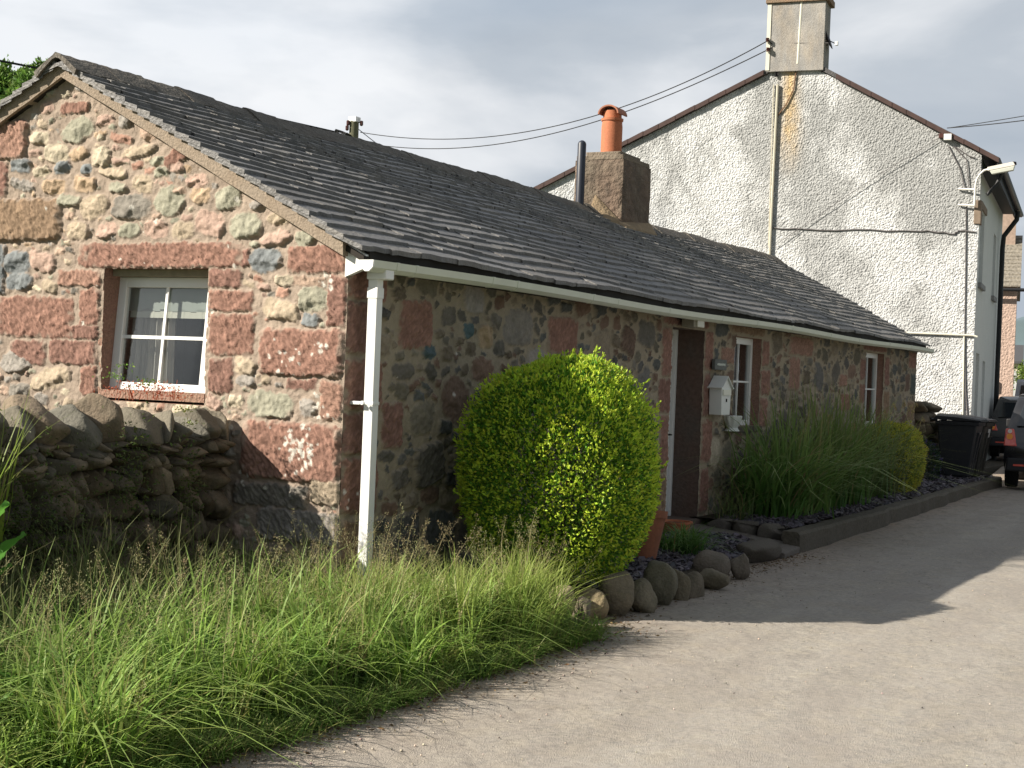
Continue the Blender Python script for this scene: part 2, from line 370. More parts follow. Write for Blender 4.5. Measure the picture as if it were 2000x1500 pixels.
xs = np.concatenate([np.arange(-16, 10, .05), np.arange(10, 24, .12), np.arange(24, 90, 1.0)])
ys = np.concatenate([np.arange(-14, -6.5, .3), np.arange(-6.5, -.7, .05)])
X, Y = np.meshgrid(xs, ys)
Z = road_z(X) + .012 * (fbm(X * .9, Y * .9, 3, 3) - .5) + .004 * (fbm(X * 5, Y * 5, 4, 3) - .5) - .02 * sstep(-5.5, -8, Y)
d_edge = edge_y(X) - Y
C = np.zeros(X.shape + (3,)); C[:] = (.44, .418, .38)
lane = fbm(X * .35, Y * 1.8, 8, 4)[..., None]; C = C * (.68 + .64 * lane)
mid = sstep(.5, .68, fbm(X * 2.6, Y * 4.2, 9, 5))[..., None]; C = C * (1 - .5 * mid) + np.array((.30, .28, .255)) * .5 * mid
pale = sstep(.52, .66, fbm(X * 5.5, Y * 7, 10, 4))[..., None]; C = C * (1 - .35 * pale) + np.array((.54, .48, .37)) * .35 * pale
silt = np.exp(-np.clip(d_edge, 0, 9) / .5)[..., None] * (.45 + .8 * fbm(X * 3, Y * 3, 12, 4)[..., None]); silt = np.clip(silt, 0, 1)
trk = (np.exp(-((Y + 3.1) / .35) ** 2) + np.exp(-((Y + 4.7) / .35) ** 2))[..., None] * (.4 + .6 * fbm(X * .5, Y * 2, 14, 3)[..., None]); C = C * (1 - .22 * trk)
C = C * (1 - silt) + np.array((.34, .23, .15)) * silt
fl = sstep(.60, .66, fbm(X * 14, Y * 14, 15, 3))[..., None] * np.clip(silt * 2.2, 0, 1); C = C * (1 - .6 * fl) + np.array((.07, .05, .035)) * .6 * fl
Yk = Y + hidden_kink(X)
asphalt = mat('worn_asphalt', attr=True, rough=.92, spec=.18, bump=[(120, .008, 6), (9, .012, 5)], var=[(150, .55, None), (34, .45, None), (22, .5, (.48, .43, .35)), (1.6, .5, (.27, .24, .215), (.45, 1.3, 1)), (7, .3, (.26, .235, .21), (.5, 1.2, 1))])
road = mesh_np('road', np.stack([X, Yk, Z], -1).reshape(-1, 3), grid_faces(len(xs), len(ys)), asphalt, None, C.reshape(-1, 3)); tag(road, kind='structure')

# ground far around
g = MB(); g.box((-3000, -3000, -1.2), (3000, 3000, -.42))
field_m = mat('field_grass', (.055, .095, .03), .9, var=[(.05, .5, (.09, .12, .04)), (1.5, .4, None)])
tag(g.build('ground', field_m), kind='structure')

def soil_sheet(name, xs, ys, zf, mtl, col):
    X, Y = np.meshgrid(xs, ys); Z = zf(X, Y); o = mesh_np(name, np.stack([X, Y, Z], -1).reshape(-1, 3), grid_faces(len(xs), len(ys)), mtl, None, None)
    return tag(o, kind='structure')
soil = mat('soil', (.045, .035, .024), .95, var=[(12, .6, (.09, .075, .045)), (60, .5, None)], bump=[(25, .03, 6)])
def verge_z(X, Y):
    e = edge_y(X); return road_z(X) - .05 + sstep(0, .35, Y - e) * .09 + np.clip(Y - e, 0, 4) * .05 + .05 * (fbm(X * 2.4, Y * 2.4, 31, 4) - .5) * sstep(0, .3, Y - e)
soil_sheet('verge_soil', np.arange(-12, .95, .08), np.arange(-2.1, 1.6, .08), verge_z, soil, None)
def bed_z(X, Y): return -.06 + .10 * sstep(-1.35, -.9, Y) + .03 * (fbm(X * 3, Y * 3, 33, 4) - .5)
soil_sheet('flower_bed', np.arange(-.15, 6.6, .06), np.arange(-1.32, .1, .06), bed_z, soil, None)
def raised_z(X, Y): return .085 + .05 * sstep(-1.1, -.1, Y) + .02 * (fbm(X * 3, Y * 3, 34, 4) - .5) + .05 * sstep(10, 20, X)
soil_sheet('raised_bed', np.arange(7.42, 21.2, .08), np.arange(-1.12, .1, .06), raised_z, soil, None)
pb = MB(); pb.box((-3, .2, -.4), (19, 8, -.02)); pb.box((19, .0, -.4), (60, 14, .03)); tag(pb.build('yard', soil), kind='structure')

# kerb of the raised bed: long concrete kerb with worn top, and its return towards the door
conc = mat('old_concrete', (.125, .11, .085), .9, var=[(3, .6, (.09, .08, .06)), (25, .5, None)], bump=[(40, .012, 6)])
kx = np.arange(7.15, 21.3, .1); kv = []; 
for x in kx:
    y0 = float(edge_y(x)) + .03 * (vn(x * 3, 1, 4) - .5); zt = .085 + .05 * float(sstep(10, 20, x)) + .012 * float(vn(x * 4, 2, 4) - .5)
    zb = float(road_z(x)) - .1
    kv += [(x, y0 - .01, zb), (x, y0, zt - .03), (x, y0 + .03, zt), (x, y0 + .2, zt + .004), (x, y0 + .22, zt - .09)]
Fk = []
for i in range(len(kx) - 1):
    for j in range(4): a = i * 5 + j; Fk.append((a, a + 5, a + 6, a + 1))
Fk.append((0, 1, 2, 3)); n_ = (len(kx) - 1) * 5
kb = mesh_np('kerb', kv, Fk, conc, None, None, False, tris=[(0, 3, 4), (n_ + 3, n_ + 2, n_ + 1), (n_ + 3, n_ + 1, n_), (n_, n_ + 4, n_ + 3)]); tag(kb, kind='structure')
sl_ = MB(); P = [(6.42, -1.45, -.2), (7.3, -1.38, -.2), (7.5, -.02, -.2), (6.38, -.02, -.2), (6.42, -1.45, -.085), (7.3, -1.38, -.075), (7.5, -.02, .06), (6.38, -.02, .06)]
sl_.hexa(P); tag(sl_.build('door_path', mat('path_slab', (.17, .15, .13), .9, var=[(5, .5, (.10, .09, .08)), (60, .4, None)], bump=[(30, .015, 6)]), bevel=.012), kind='structure')

# slate chippings: thousands of loose plates
def chippings(name, spots, mtl, n, smin, smax, pal, zf):
    rng = np.random.RandomState(len(name)); x = []; 
    k = rng.randint(0, len(spots), n * 3); P = np.zeros((n * 3, 2))
    S = np.array(spots); P[:, 0] = S[k, 0] + rng.rand(n * 3) * (S[k, 2] - S[k, 0]); P[:, 1] = S[k, 1] + rng.rand(n * 3) * (S[k, 3] - S[k, 1]); P = P[:n]
    z = zf(P[:, 0], P[:, 1]) + rng.uniform(.0, .03, n)
    a = rng.uniform(smin, smax, n); b = a * rng.uniform(.35, .8, n); c = rng.uniform(.004, .011, n); yaw = rng.uniform(0, 6.3, n); t1 = rng.normal(0, .38, n); t2 = rng.normal(0, .38, n)
    base = np.array([(-1, -1, -1), (1, -.8, -1), (.8, 1, -1), (-.9, .8, -1), (-1, -1, 1), (1, -.8, 1), (.8, 1, 1), (-.9, .8, 1)]) * .5
    V = base[None] * np.stack([a, b, c], 1)[:, None, :]
    x_, y_, z_ = V[..., 0], V[..., 1], V[..., 2]; z_ = z_ + x_ * np.sin(t1)[:, None] + y_ * np.sin(t2)[:, None]
    cx, sx = np.cos(yaw)[:, None], np.sin(yaw)[:, None]
    V = np.stack([x_ * cx - y_ * sx + P[:, 0:1], x_ * sx + y_ * cx + P[:, 1:2], z_ + z[:, None]], -1).reshape(-1, 3)
    f = np.array([(3, 2, 1, 0), (4, 5, 6, 7), (0, 1, 5, 4), (1, 2, 6, 5), (2, 3, 7, 6), (3, 0, 4, 7)]); Fq = (np.arange(n)[:, None, None] * 8 + f[None]).reshape(-1, 4)
    pal = np.array(pal); cc = pal[rng.randint(0, len(pal), n)] * rng.uniform(.6, 1.4, (n, 1)); 
    return tag(mesh_np(name, V, Fq, mtl, None, np.repeat(cc, 8, axis=0), False), kind='stuff', label='loose purple grey slate chippings covering the narrow beds along the wall', cat='chippings')
chip_m = mat('slate_chip', attr=True, rough=.6, spec=.4)
chippings('slate_chippings', [(1.9, -1.25, 6.4, -.1), (1.9, -1.25, 6.4, -.6), (7.5, -1.1, 13, -.3), (13, -1.1, 20.8, -.1), (7.5, -1.15, 20.8, -.75)], chip_m, 11000, .03, .11,
          [(.075, .068, .085), (.10, .085, .105), (.05, .05, .06), (.13, .11, .12), (.085, .075, .075)], lambda x, y: np.where(x < 7, bed_z(x, y), raised_z(x, y)))

# hills in the gap on the right, far away
def hill(name, cx, cy, rx, ry, h, mtl, seed):
    a = np.linspace(0, 2 * math.pi, 97)[:-1]; rr = np.linspace(0, 1, 26); V = []
    for r in rr:
        for t in a: 
            x, y = r * math.cos(t), r * math.sin(t); V.append((cx + rx * x, cy + ry * y, -2 + h * (math.cos(r * math.pi) * .5 + .5) * (.75 + .5 * float(fbm(x * 2 + 5, y * 2 + 5, seed, 4)))))
    n = len(a); Fq = [(i * n + k, (i + 1) * n + k, (i + 1) * n + (k + 1) % n, i * n + (k + 1) % n) for i in range(len(rr) - 1) for k in range(n)]
    return tag(mesh_np(name, V, Fq, mtl), kind='structure')
_d = np.array([math.cos(TH - R(19.2)), 0, 0]); 
def far(px, dep, z=0.): p = at_depth(px, 760, dep); return p[0], p[1]
h1 = far(2150, 1500); hill('hills', h1[0], h1[1], 420, 400, 88, mat('far_hill', (.10, .14, .16), .95, var=[(.01, .5, (.07, .10, .09))]), 3)
h2 = far(2120, 420); hill('hillside', h2[0], h2[1], 110, 100, 15, mat('near_hill', (.13, .16, .07), .95, var=[(.03, .7, (.05, .08, .03)), (.3, .5, None)]), 8)

hill('far_hills', 300, 1500, 1100, 380, 70, mat('far_hill'), 12)
hill('valley_side', -1500, 300, 500, 900, 80, mat('far_hill'), 13)
# ================================================================== COTTAGE
GX = -.19                    # plane of the gable
RY, RZ, SL = 2.93, 4.24, .518
LEN = 18.95
def roof_z(y): return RZ - SL * np.abs(y - RY)
BK = 2 * RY                   # back wall
cottage = thing('cottage', 'low red sandstone and rubble cottage with a long sagging slate roof', 'cottage')
RED = (.33, .19, .145); RED2 = (.285, .165, .13); RED3 = (.37, .225, .17); BRN = (.30, .21, .14)
CR = (.47, .41, .31); GN = (.32, .31, .24); PK = (.44, .315, .255); GY = (.31, .285, .255); TN = (.42, .345, .255); BL = (.20, .215, .22); OR = (.45, .335, .23); DK = (.24, .22, .19); PT = (.44, .325, .25)
def rect(x0, y0, x1, y1, c, bul=.02, rot=0):
    p = on_x((x0 + x1) / 2, (y0 + y1) / 2, GX); a = on_x(x0, (y0 + y1) / 2, GX)[1] - on_x(x1, (y0 + y1) / 2, GX)[1]; b = on_x((x0 + x1) / 2, y0, GX)[2] - on_x((x0 + x1) / 2, y1, GX)[2]
    return ('r', p[1], p[2], a / 2, b / 2, rot, c, bul)
def ell(cx, cy, rx, ry, c, bul=.045, rot=0):
    s = rect(cx - rx, cy - ry, cx + rx, cy + ry, c, bul, rot); hsh = (cx * 7 + cy * 13) % 10; return ('e',) + s[1:5] + ((hsh - 4.5) * .05,) + s[6:] + (2.1 + .22 * hsh,)
G = [rect(148, 474, 473, 523, RED), rect(560, 480, 679, 535, RED), rect(640, 537, 677, 640, RED2), rect(505, 641, 672, 735, RED, .035), rect(625, 742, 669, 822, RED3), rect(470, 824, 667, 940, RED, .035),
     rect(407, 526, 474, 562, RED2), rect(407, 566, 494, 608, RED), rect(407, 612, 498, 695, RED), rect(407, 698, 455, 768, RED2), rect(112, 527, 198, 560, RED3), rect(155, 564, 195, 636, RED), rect(-5, 578, 143, 660, RED, .02),
     rect(95, 664, 192, 712, RED2), rect(140, 636, 192, 662, RED2), rect(158, 716, 188, 775, RED), rect(-8, 236, 55, 312, RED3, .04), rect(-30, 317, 15, 388, RED2), rect(-20, 388, 120, 471, BRN, .04), rect(118, 198, 174, 223, RED),
     rect(318, 282, 394, 314, RED, .03, -.52), rect(568, 540, 636, 560, PT, .012), rect(473, 486, 487, 520, RED2, .02), rect(20, 664, 90, 712, RED2, .02), rect(-40, 478, 12, 575, BL, .03), rect(560, 740, 620, 762, RED2, .015), rect(455, 945, 600, 990, DK, .03), rect(605, 940, 668, 985, TN, .03), rect(500, 995, 665, 1060, GY, .03)]
G += [ell(*a) for a in [(80, 269, 19, 13, CR), (154, 254, 33, 24, GN), (206, 236, 17, 12, PK), (245, 238, 14, 12, GY), (290, 262, 15, 13, PT), (112, 301, 23, 19, CR), (154, 301, 18, 13, OR), (198, 306, 20, 19, CR), (269, 296, 37, 11, TN), (238, 271, 25, 9, RED3),
     (42, 324, 21, 14, BL), (122, 329, 18, 12, BL), (168, 329, 11, 10, BL), (82, 336, 16, 10, CR), (220, 336, 28, 11, TN), (238, 313, 17, 7, PK), (310, 314, 17, 9, GN), (345, 325, 16, 13, PK), (317, 337, 16, 10, GN), (45, 361, 25, 11, GY), (107, 366, 24, 14, OR), (164, 360, 22, 17, OR),
     (231, 366, 19, 10, GN), (280, 359, 20, 17, TN), (385, 353, 21, 13, PK), (136, 391, 23, 11, GN), (184, 404, 29, 25, TN), (259, 404, 38, 25, DK), (332, 392, 30, 31, GN), (392, 381, 19, 15, OR), (446, 387, 26, 23, GN), (152, 450, 22, 18, TN), (210, 450, 25, 15, PK), (252, 450, 20, 15, GN),
     (306, 448, 25, 17, PK), (359, 450, 23, 18, TN), (411, 437, 29, 25, PK), (480, 441, 32, 25, GN), (546, 427, 23, 13, TN), (539, 466, 32, 15, PK), (597, 464, 22, 16, GN), (518, 509, 32, 25, BL), (612, 586, 29, 26, GN), (608, 624, 18, 13, BL), (548, 604, 36, 20, TN), (556, 548, 17, 11, CR),
     (478, 714, 20, 18, TN), (528, 790, 44, 27, GN), (600, 797, 16, 20, GY), (36, 514, 24, 24, BL), (38, 549, 27, 17, BL), (84, 510, 26, 19, PK), (32, 706, 32, 22, GY), (100, 740, 40, 22, TN), (655, 455, 12, 8, TN), (500, 400, 14, 9, GY), (350, 372, 14, 7, PT), (512, 372, 15, 8, CR), (560, 690, 12, 9, GY), (480, 745, 18, 12, GY), (95, 182, 14, 8, GN), (160, 172, 12, 8, GY)]]
gy = np.arange(-.0, BK + .001, .0095); gz = np.arange(-.35, RZ + .02, .0095)
WY0, WY1 = on_x(404, 640, GX)[1], on_x(200, 640, GX)[1]; WZ0, WZ1 = 1.42, on_x(300, 524, GX)[2]
def ko(u, v): return (WY0 - .03 < u < WY1 + .03 and WZ0 - .02 < v < WZ1 + .02) or v > roof_z(u) - .22
palG = [CR, GN, PK, GY, TN, TN, PT, OR, GN, RED3, DK]
stn = G + [('r', BK - .3 + .12 * (i % 2), .1 + i * .36, .3 + .1 * (i % 2), .16, 0, RED, .03) for i in range(7)]
H, C = stonework(gy, gz, stn, [(.09, .17, 900, (.5, .9), .045, palG, .15), (.05, .1, 4000, (.4, .85), .032, palG, .25), (.03, .06, 7000, (.35, .8), .018, palG, .3), (.018, .032, 5000, (.4, .9), .012, palG, .3)], (.36, .29, .232), 5, warp=.017, smear=.86, rotv=.25, keep_out=ko, lichen=[(.35, 1.1, .08, 60), (.2, 1.45, .05, 14), (.5, 1.75, .10, 18), (.25, 1.9, .05, 10), (2.0, 2.68, .25, 9), (.2, 2.4, .06, 8), (.9, 1.0, .3, 12), (1.6, 3.0, .7, 14)])
Yg, Zg = np.meshgrid(gy, gz)
# ends of the relief die into the corner
H = H * sstep(-.01, .03, Yg) 
V = np.stack([GX - H, Yg, Zg], -1)
cy = .5 * (Yg[:-1, :-1] + Yg[1:, 1:]); cz = .5 * (Zg[:-1, :-1] + Zg[1:, 1:])
jag = .012 * (vn(cy * 18, cz * 0, 77) - .5); jg2 = .012 * (vn(cz * 18, cy * 0, 78) - .5)
keep = (cz < roof_z(cy) + .0) & ~((cy > WY0 + jg2) & (cy < WY1 + jg2) & (cz > WZ0) & (cz < WZ1 + jag * 1.5))
mesh_np('gable_wall', V.reshape(-1, 3), grid_faces(len(gy), len(gz), keep), stone_m, cottage, C.reshape(-1, 3))

# front wall
fx = np.concatenate([np.arange(GX, 8.2, .0125), np.arange(8.2, LEN + .02, .026)]); fz = np.arange(-.4, 2.62, .0115)
DX0, DX1, DZ0, DZ1 = 6.45, 7.5, .12, 2.40
W1 = (8.62, 9.67, 1.22, 2.38); W2 = (15.2, 16.45, 1.15, 2.40)
FR = [('r', GX + .26, 2.42, .27, .13, 0, RED, .03), ('r', GX + .14, 2.07, .15, .2, 0, RED2, .03), ('r', GX + .25, 1.64, .26, .2, 0, RED, .03), ('r', GX + .13, 1.26, .14, .16, 0, RED2, .03), ('r', GX + .24, .86, .26, .22, 0, RED, .03), ('r', GX + .2, .42, .2, .18, 0, BRN, .03),
      ('r', .80, 2.14, .26, .2, 0, RED, .02), ('r', 3.55, 2.17, .34, .18, 0, RED, .02), ('r', .50, 1.32, .16, .18, 0, RED2, .02), ('e', 1.02, 1.92, .12, .06, 0, (.10, .14, .15), .05, 2.4), ('e', 1.98, 2.09, .14, .1, 0, (.40, .30, .19), .05, 3.2), ('e', 1.66, 2.13, .08, .07, 0, (.10, .15, .16), .04, 2.4),
      ('r', DX0 - .17, 2.1, .15, .28, 0, RED, .02), ('r', DX0 - .2, 1.6, .18, .2, 0, RED2, .02), ('r', DX0 - .15, 1.05, .13, .33, 0, RED, .02), ('r', DX0 - .2, .45, .18, .25, 0, BRN, .02), ('r', 6.9, 2.5, .75, .08, 0, RED2, .02),
      ('r', DX1 + .16, 2.15, .14, .24, 0, RED, .02), ('r', DX1 + .14, 1.62, .12, .27, 0, RED2, .02), ('r', DX1 + .2, 1.05, .18, .27, 0, RED, .02), ('r', DX1 + .17, .45, .15, .28, 0, RED2, .02),
      ('r', 8.35, 2.12, .25, .1, 0, RED3, .02), ('r', 9.85, 2.2, .16, .17, 0, RED, .02), ('r', 9.9, 1.8, .2, .17, 0, RED, .02), ('r', 9.86, 1.4, .16, .2, 0, RED, .02), ('r', 9.1, 2.5, .7, .08, 0, BRN, .02), ('r', 11.5, 2.35, .6, .13, 0, RED3, .02), ('r', 11.2, 1.95, .26, .24, 0, RED3, .02),
      ('r', 13.8, 1.9, .24, .1, 0, RED3, .02), ('r', 14, 1.55, .3, .14, 0, RED, .02), ('r', 15, 2.1, .18, .18, 0, RED2, .02), ('r', 15.0, 1.7, .16, .16, 0, RED2, .02), ('r', 16.65, 2.1, .17, .26, 0, RED2, .02), ('r', 16.7, 1.5, .2, .26, 0, BRN, .02), ('r', 18.6, 2.35, .3, .15, 0, RED, .02), ('r', 18.7, 1.9, .22, .2, 0, (.12, .14, .13), .02), ('r', 18.6, 1.4, .3, .18, 0, BRN, .02),
      ('r', 15.8, 2.5, .8, .08, 0, RED2, .02), ('e', 8.0, .9, .22, .2, 0, CR, .03, 2.5), ('e', 2.6, 2.2, .3, .17, 0, DK, .03, 3), ('e', 1.75, 2.4, .2, .12, 0, GY, .03, 3), ('e', 3.0, 1.9, .22, .12, 0, GY, .03, 3)]
def kof(u, v): return (DX0 - .02 < u < DX1 + .02 and v < DZ1) or any(a - .03 < u < b + .03 and c < v < d + .02 for a, b, c, d in (W1, W2)) or v > 2.58
palF = [(.17, .155, .13), (.14, .13, .11), (.20, .165, .12), (.14, .135, .125), (.25, .21, .155), (.18, .125, .095), (.12, .125, .118), (.20, .135, .10), (.19, .17, .13), (.16, .145, .11)]
H, C = stonework(fx, fz, FR, [(.14, .26, 500, (.5, .85), .035, palF, .3), (.08, .17, 4000, (.4, .85), .032, palF, .3), (.045, .09, 9000, (.35, .85), .024, palF, .25), (.025, .05, 9000, (.35, .9), .018, palF, .15)], (.35, .30, .22), 9, warp=.018, smear=.86, rotv=.3, keep_out=kof, lichen=[(-.1, .8, .1, 8), (2.2, 1.5, 1.2, 14)])
Xf, Zf = np.meshgrid(fx, fz); H = H * sstep(-.01, .03, Xf - GX)
V = np.stack([Xf, -H, Zf], -1); cx = .5 * (Xf[:-1, :-1] + Xf[1:, 1:]); cz = .5 * (Zf[:-1, :-1] + Zf[1:, 1:])
keep = np.ones(cx.shape, bool)
for a, b, c, d in ((DX0, DX1, DZ0, DZ1), W1, W2): keep &= ~((cx > a) & (cx < b) & (cz > c) & (cz < d))
mesh_np('front_wall', V.reshape(-1, 3), grid_faces(len(fx), len(fz), keep), stone_m, cottage, C.reshape(-1, 3))
plain = mat('lime_render', (.33, .27, .20), .9, var=[(3, .4, (.25, .20, .15)), (30, .4, None)], bump=[(30, .02, 6)])
sand = mat('dressed_sandstone', RED, .9, var=[(5, .5, BRN), (50, .4, None)], bump=[(45, .02, 6)])
bw_ = MB(); bw_.box((GX + .02, BK - .02, -.3), (LEN, BK + .0, 2.7)); bw_.build('back_wall', plain, cottage)
fg = MB(); fg.prism([(LEN + .02, 0, -.3), (LEN + .02, BK, -.3), (LEN + .02, BK, roof_z(BK) - .02), (LEN + .02, RY, RZ - .02), (LEN + .02, 0, roof_z(0) - .02)], (-.05, 0, 0)); fg.build('far_gable_wall', plain, cottage)

def reveal(name, lo, hi, axis, z0, z1, depth, mtl, parent, sill=None):
    """lining of an opening: two jambs, head and sill, behind the wall face; axis 'x' = hole in the front wall"""
    b = MB(); t = .05
    def B(a0, a1, d0, d1, q0, q1):
        if axis == 'x': b.box((a0, d0, q0), (a1, d1, q1))
        else: b.box((GX + d0, a0, q0), (GX + d1, a1, q1))
    B(lo - t, lo, .006, depth, z0, z1 + t); B(hi, hi + t, .006, depth, z0, z1 + t); B(lo, hi, .006, depth, z1, z1 + t); B(lo, hi, .006, depth, z0 - t, z0)
    return b.build(name, mtl, parent)
reveal('window_reveal', WY0 - .004, WY1 + .004, 'y', WZ0, WZ1, .4, sand, cottage)
# dark interior behind every opening
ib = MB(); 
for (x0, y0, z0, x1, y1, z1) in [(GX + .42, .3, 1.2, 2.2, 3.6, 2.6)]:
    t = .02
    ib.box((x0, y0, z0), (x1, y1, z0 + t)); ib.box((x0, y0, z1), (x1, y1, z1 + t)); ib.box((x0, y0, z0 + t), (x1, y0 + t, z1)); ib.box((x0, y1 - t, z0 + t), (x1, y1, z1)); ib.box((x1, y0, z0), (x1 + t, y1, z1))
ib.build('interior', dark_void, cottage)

# gable window: white frame leaning back a little, four panes
p_bl, p_tl, p_br = on_x(212, 757, GX + .12), on_x(232, 541, GX + .19), on_x(400, 765, GX + .12)
wy1, wy0, wz0, wz1 = p_bl[1] - .01, p_br[1] - .02, p_bl[2] - .01, p_tl[2] + .0
def gw(y, z, d=0): return (GX + .11 + .085 * (z - wz0) / (wz1 - wz0) + d, y, z)
wn = MB().build('window', white_pvc, cottage) if False else None
def gbar(b, y0, y1, z0, z1, d0, d1):
    b.hexa([gw(y0, z0, d1), gw(y1, z0, d1), gw(y1, z0, d0), gw(y0, z0, d0), gw(y0, z1, d1), gw(y1, z1, d1), gw(y1, z1, d0), gw(y0, z1, d0)])
f1 = MB(); s_ = .085
gbar(f1, wy0, wy0 + s_, wz0, wz1, 0, .06); gbar(f1, wy1 - s_, wy1, wz0, wz1, 0, .06); gbar(f1, wy0 + s_, wy1 - s_, wz0, wz0 + .065, .001, .06); gbar(f1, wy0 + s_, wy1 - s_, wz1 - s_, wz1, .001, .06)
gwin = f1.build('window', white_pvc, cottage, bevel=.006)
ymid = .5 * (wy0 + wy1) - .0; zmid = wz0 + .47 * (wz1 - wz0)
f2 = MB(); gbar(f2, ymid - .013, ymid + .013, wz0 + .06, wz1 - s_, .015, .03); gbar(f2, wy0 + s_, wy1 - s_, zmid - .014, zmid + .014, .012, .03); f2.build('glazing_bar', white_pvc, gwin)
f3 = MB(); gbar(f3, wy0 + .07, wy1 - .07, wz0 + .05, wz1 - .07, .034, .038); f3.build('pane', glass_mat('window_glass'), gwin)
f4 = MB(); gbar(f4, wy0 + .02, wy1 - .02, wz1 - .28, wz1 - .05, .1, .104); f4.build('blind', mat('blind', (.34, .36, .33), .9), gwin)
f6 = MB()
for i in range(14): y = wy0 + .1 + (wy1 - wy0 - .2) * i / 13.; gbar(f6, y - .034, y + .034, wz1 - .335, wz1 - .285 + .012 * (i % 3), .1, .104)
f6.build('blind_fringe', mat('lace', (.55, .53, .46), .9), gwin)
cur = []; nc = 60
for i in range(nc + 1):
    y = ymid - .04 + (wy1 - ymid) * i / nc; d = .16 + .022 * math.sin(i * .75) + .01 * math.sin(i * 1.9)
    cur.append(gw(y, wz0 - .05, d)); cur.append(gw(y + .07 * (1 - i / nc), wz1 - .1, d))
mesh_np('curtain', cur, [(2 * i, 2 * i + 2, 2 * i + 3, 2 * i + 1) for i in range(nc)], mat('curtain_cloth', (.40, .37, .33), .9, var=[(4, .3, None)]), gwin)
hd = MB(); hd.box((GX + .10, WY0, wz1 + .002), (GX + .26, WY1, WZ1 - .002)); hd.build('timber_head', mat('painted_timber', (.30, .27, .19), .8, var=[(10, .4, None)]), gwin)
sl2 = MB(); sl2.box((GX + .0, WY0, wz0 - .07), (GX + .3, WY1, wz0 - .002)); sl2.build('sill', sand, gwin)

# small street windows and the door
def street_window(a, b, c, d, lean=0):
    reveal('window_reveal', a, b, 'x', c, d, .45, sand, cottage)
    ya = .115; fr = MB(); t = .075
    fr.box((a, ya, c), (a + t, ya + .06, d)); fr.box((b - t, ya, c), (b, ya + .06, d)); fr.box((a + t, ya, d - .085), (b - t, ya + .06, d)); fr.box((a + t, ya, c), (b - t, ya + .06, c + .07))
    wdw = fr.build('window', white_pvc, cottage, bevel=.005)
    gb = MB(); m = .5 * (a + b); gb.box((a + t, ya + .015, .5 * (c + d) - .012), (b - t, ya + .03, .5 * (c + d) + .012)); gb.box((m - .012, ya + .012, c + .07), (m + .012, ya + .033, d - .085)); gb.build('glazing_bar', white_pvc, wdw)
    pn = MB(); pn.box((a + .06, ya + .036, c + .06), (b - .06, ya + .04, d - .07)); pn.build('pane', glass_mat('window_glass'), wdw)
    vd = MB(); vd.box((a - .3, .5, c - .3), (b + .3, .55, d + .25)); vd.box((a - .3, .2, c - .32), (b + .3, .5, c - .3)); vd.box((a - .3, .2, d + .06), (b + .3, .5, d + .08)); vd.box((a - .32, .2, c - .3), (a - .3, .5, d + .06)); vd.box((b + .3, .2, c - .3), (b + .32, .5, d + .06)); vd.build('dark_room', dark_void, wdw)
    si = MB(); si.box((a - .04, -.045, c - .075), (b + .04, ya, c - .002)); si.build('sill', conc, wdw, bevel=.006); return wdw
wA = street_window(*W1); wB = street_window(*W2)
rd = mat('jamb_render', (.13, .105, .088), .9, var=[(2.2, .5, (.17, .085, .06)), (20, .4, None)], bump=[(30, .02, 6)])
db = MB(); db.box((DX0 - .04, .006, DZ0), (DX0, .5, DZ1)); db.box((DX1, .006, DZ0), (DX1 + .04, .42, DZ1)); db.box((DX0, .006, DZ1), (DX1, .5, DZ1 + .05)); db.box((DX0, -.05, DZ0 - .1), (DX1, .5, DZ0)); db.build('door_reveal', rd, cottage)
dy = .36
dr = MB(); dr.box((DX0 + .07, dy + .02, DZ0 + .05), (DX1 - .07, dy + .07, DZ1 - .07)); door = dr.build('door', white_pvc, cottage, bevel=.004)
dp = MB()
for z0, z1 in ((.35, 1.0), (1.15, 2.1)): dp.box((DX0 + .2, dy + .005, z0), (DX1 - .2, dy + .018, z1))
dp.build('panel', white_pvc, door, bevel=.008)
df = MB(); df.box((DX0, dy - .02, DZ0), (DX0 + .065, dy + .08, DZ1)); df.box((DX1 - .065, dy - .02, DZ0), (DX1, dy + .08, DZ1)); df.box((DX0 + .065, dy - .02, DZ1 - .065), (DX1 - .065, dy + .08, DZ1)); df.build('door_frame', white_pvc, door, bevel=.005)
dh = MB(); dh.tube([(DX1 - .2, dy - .01, 1.12), (DX1 - .2, dy - .06, 1.12), (DX1 - .32, dy - .06, 1.12)], .01); dh.build('handle', mat('black_iron', (.02, .02, .02), .4, metal=.8), door, smooth=True)

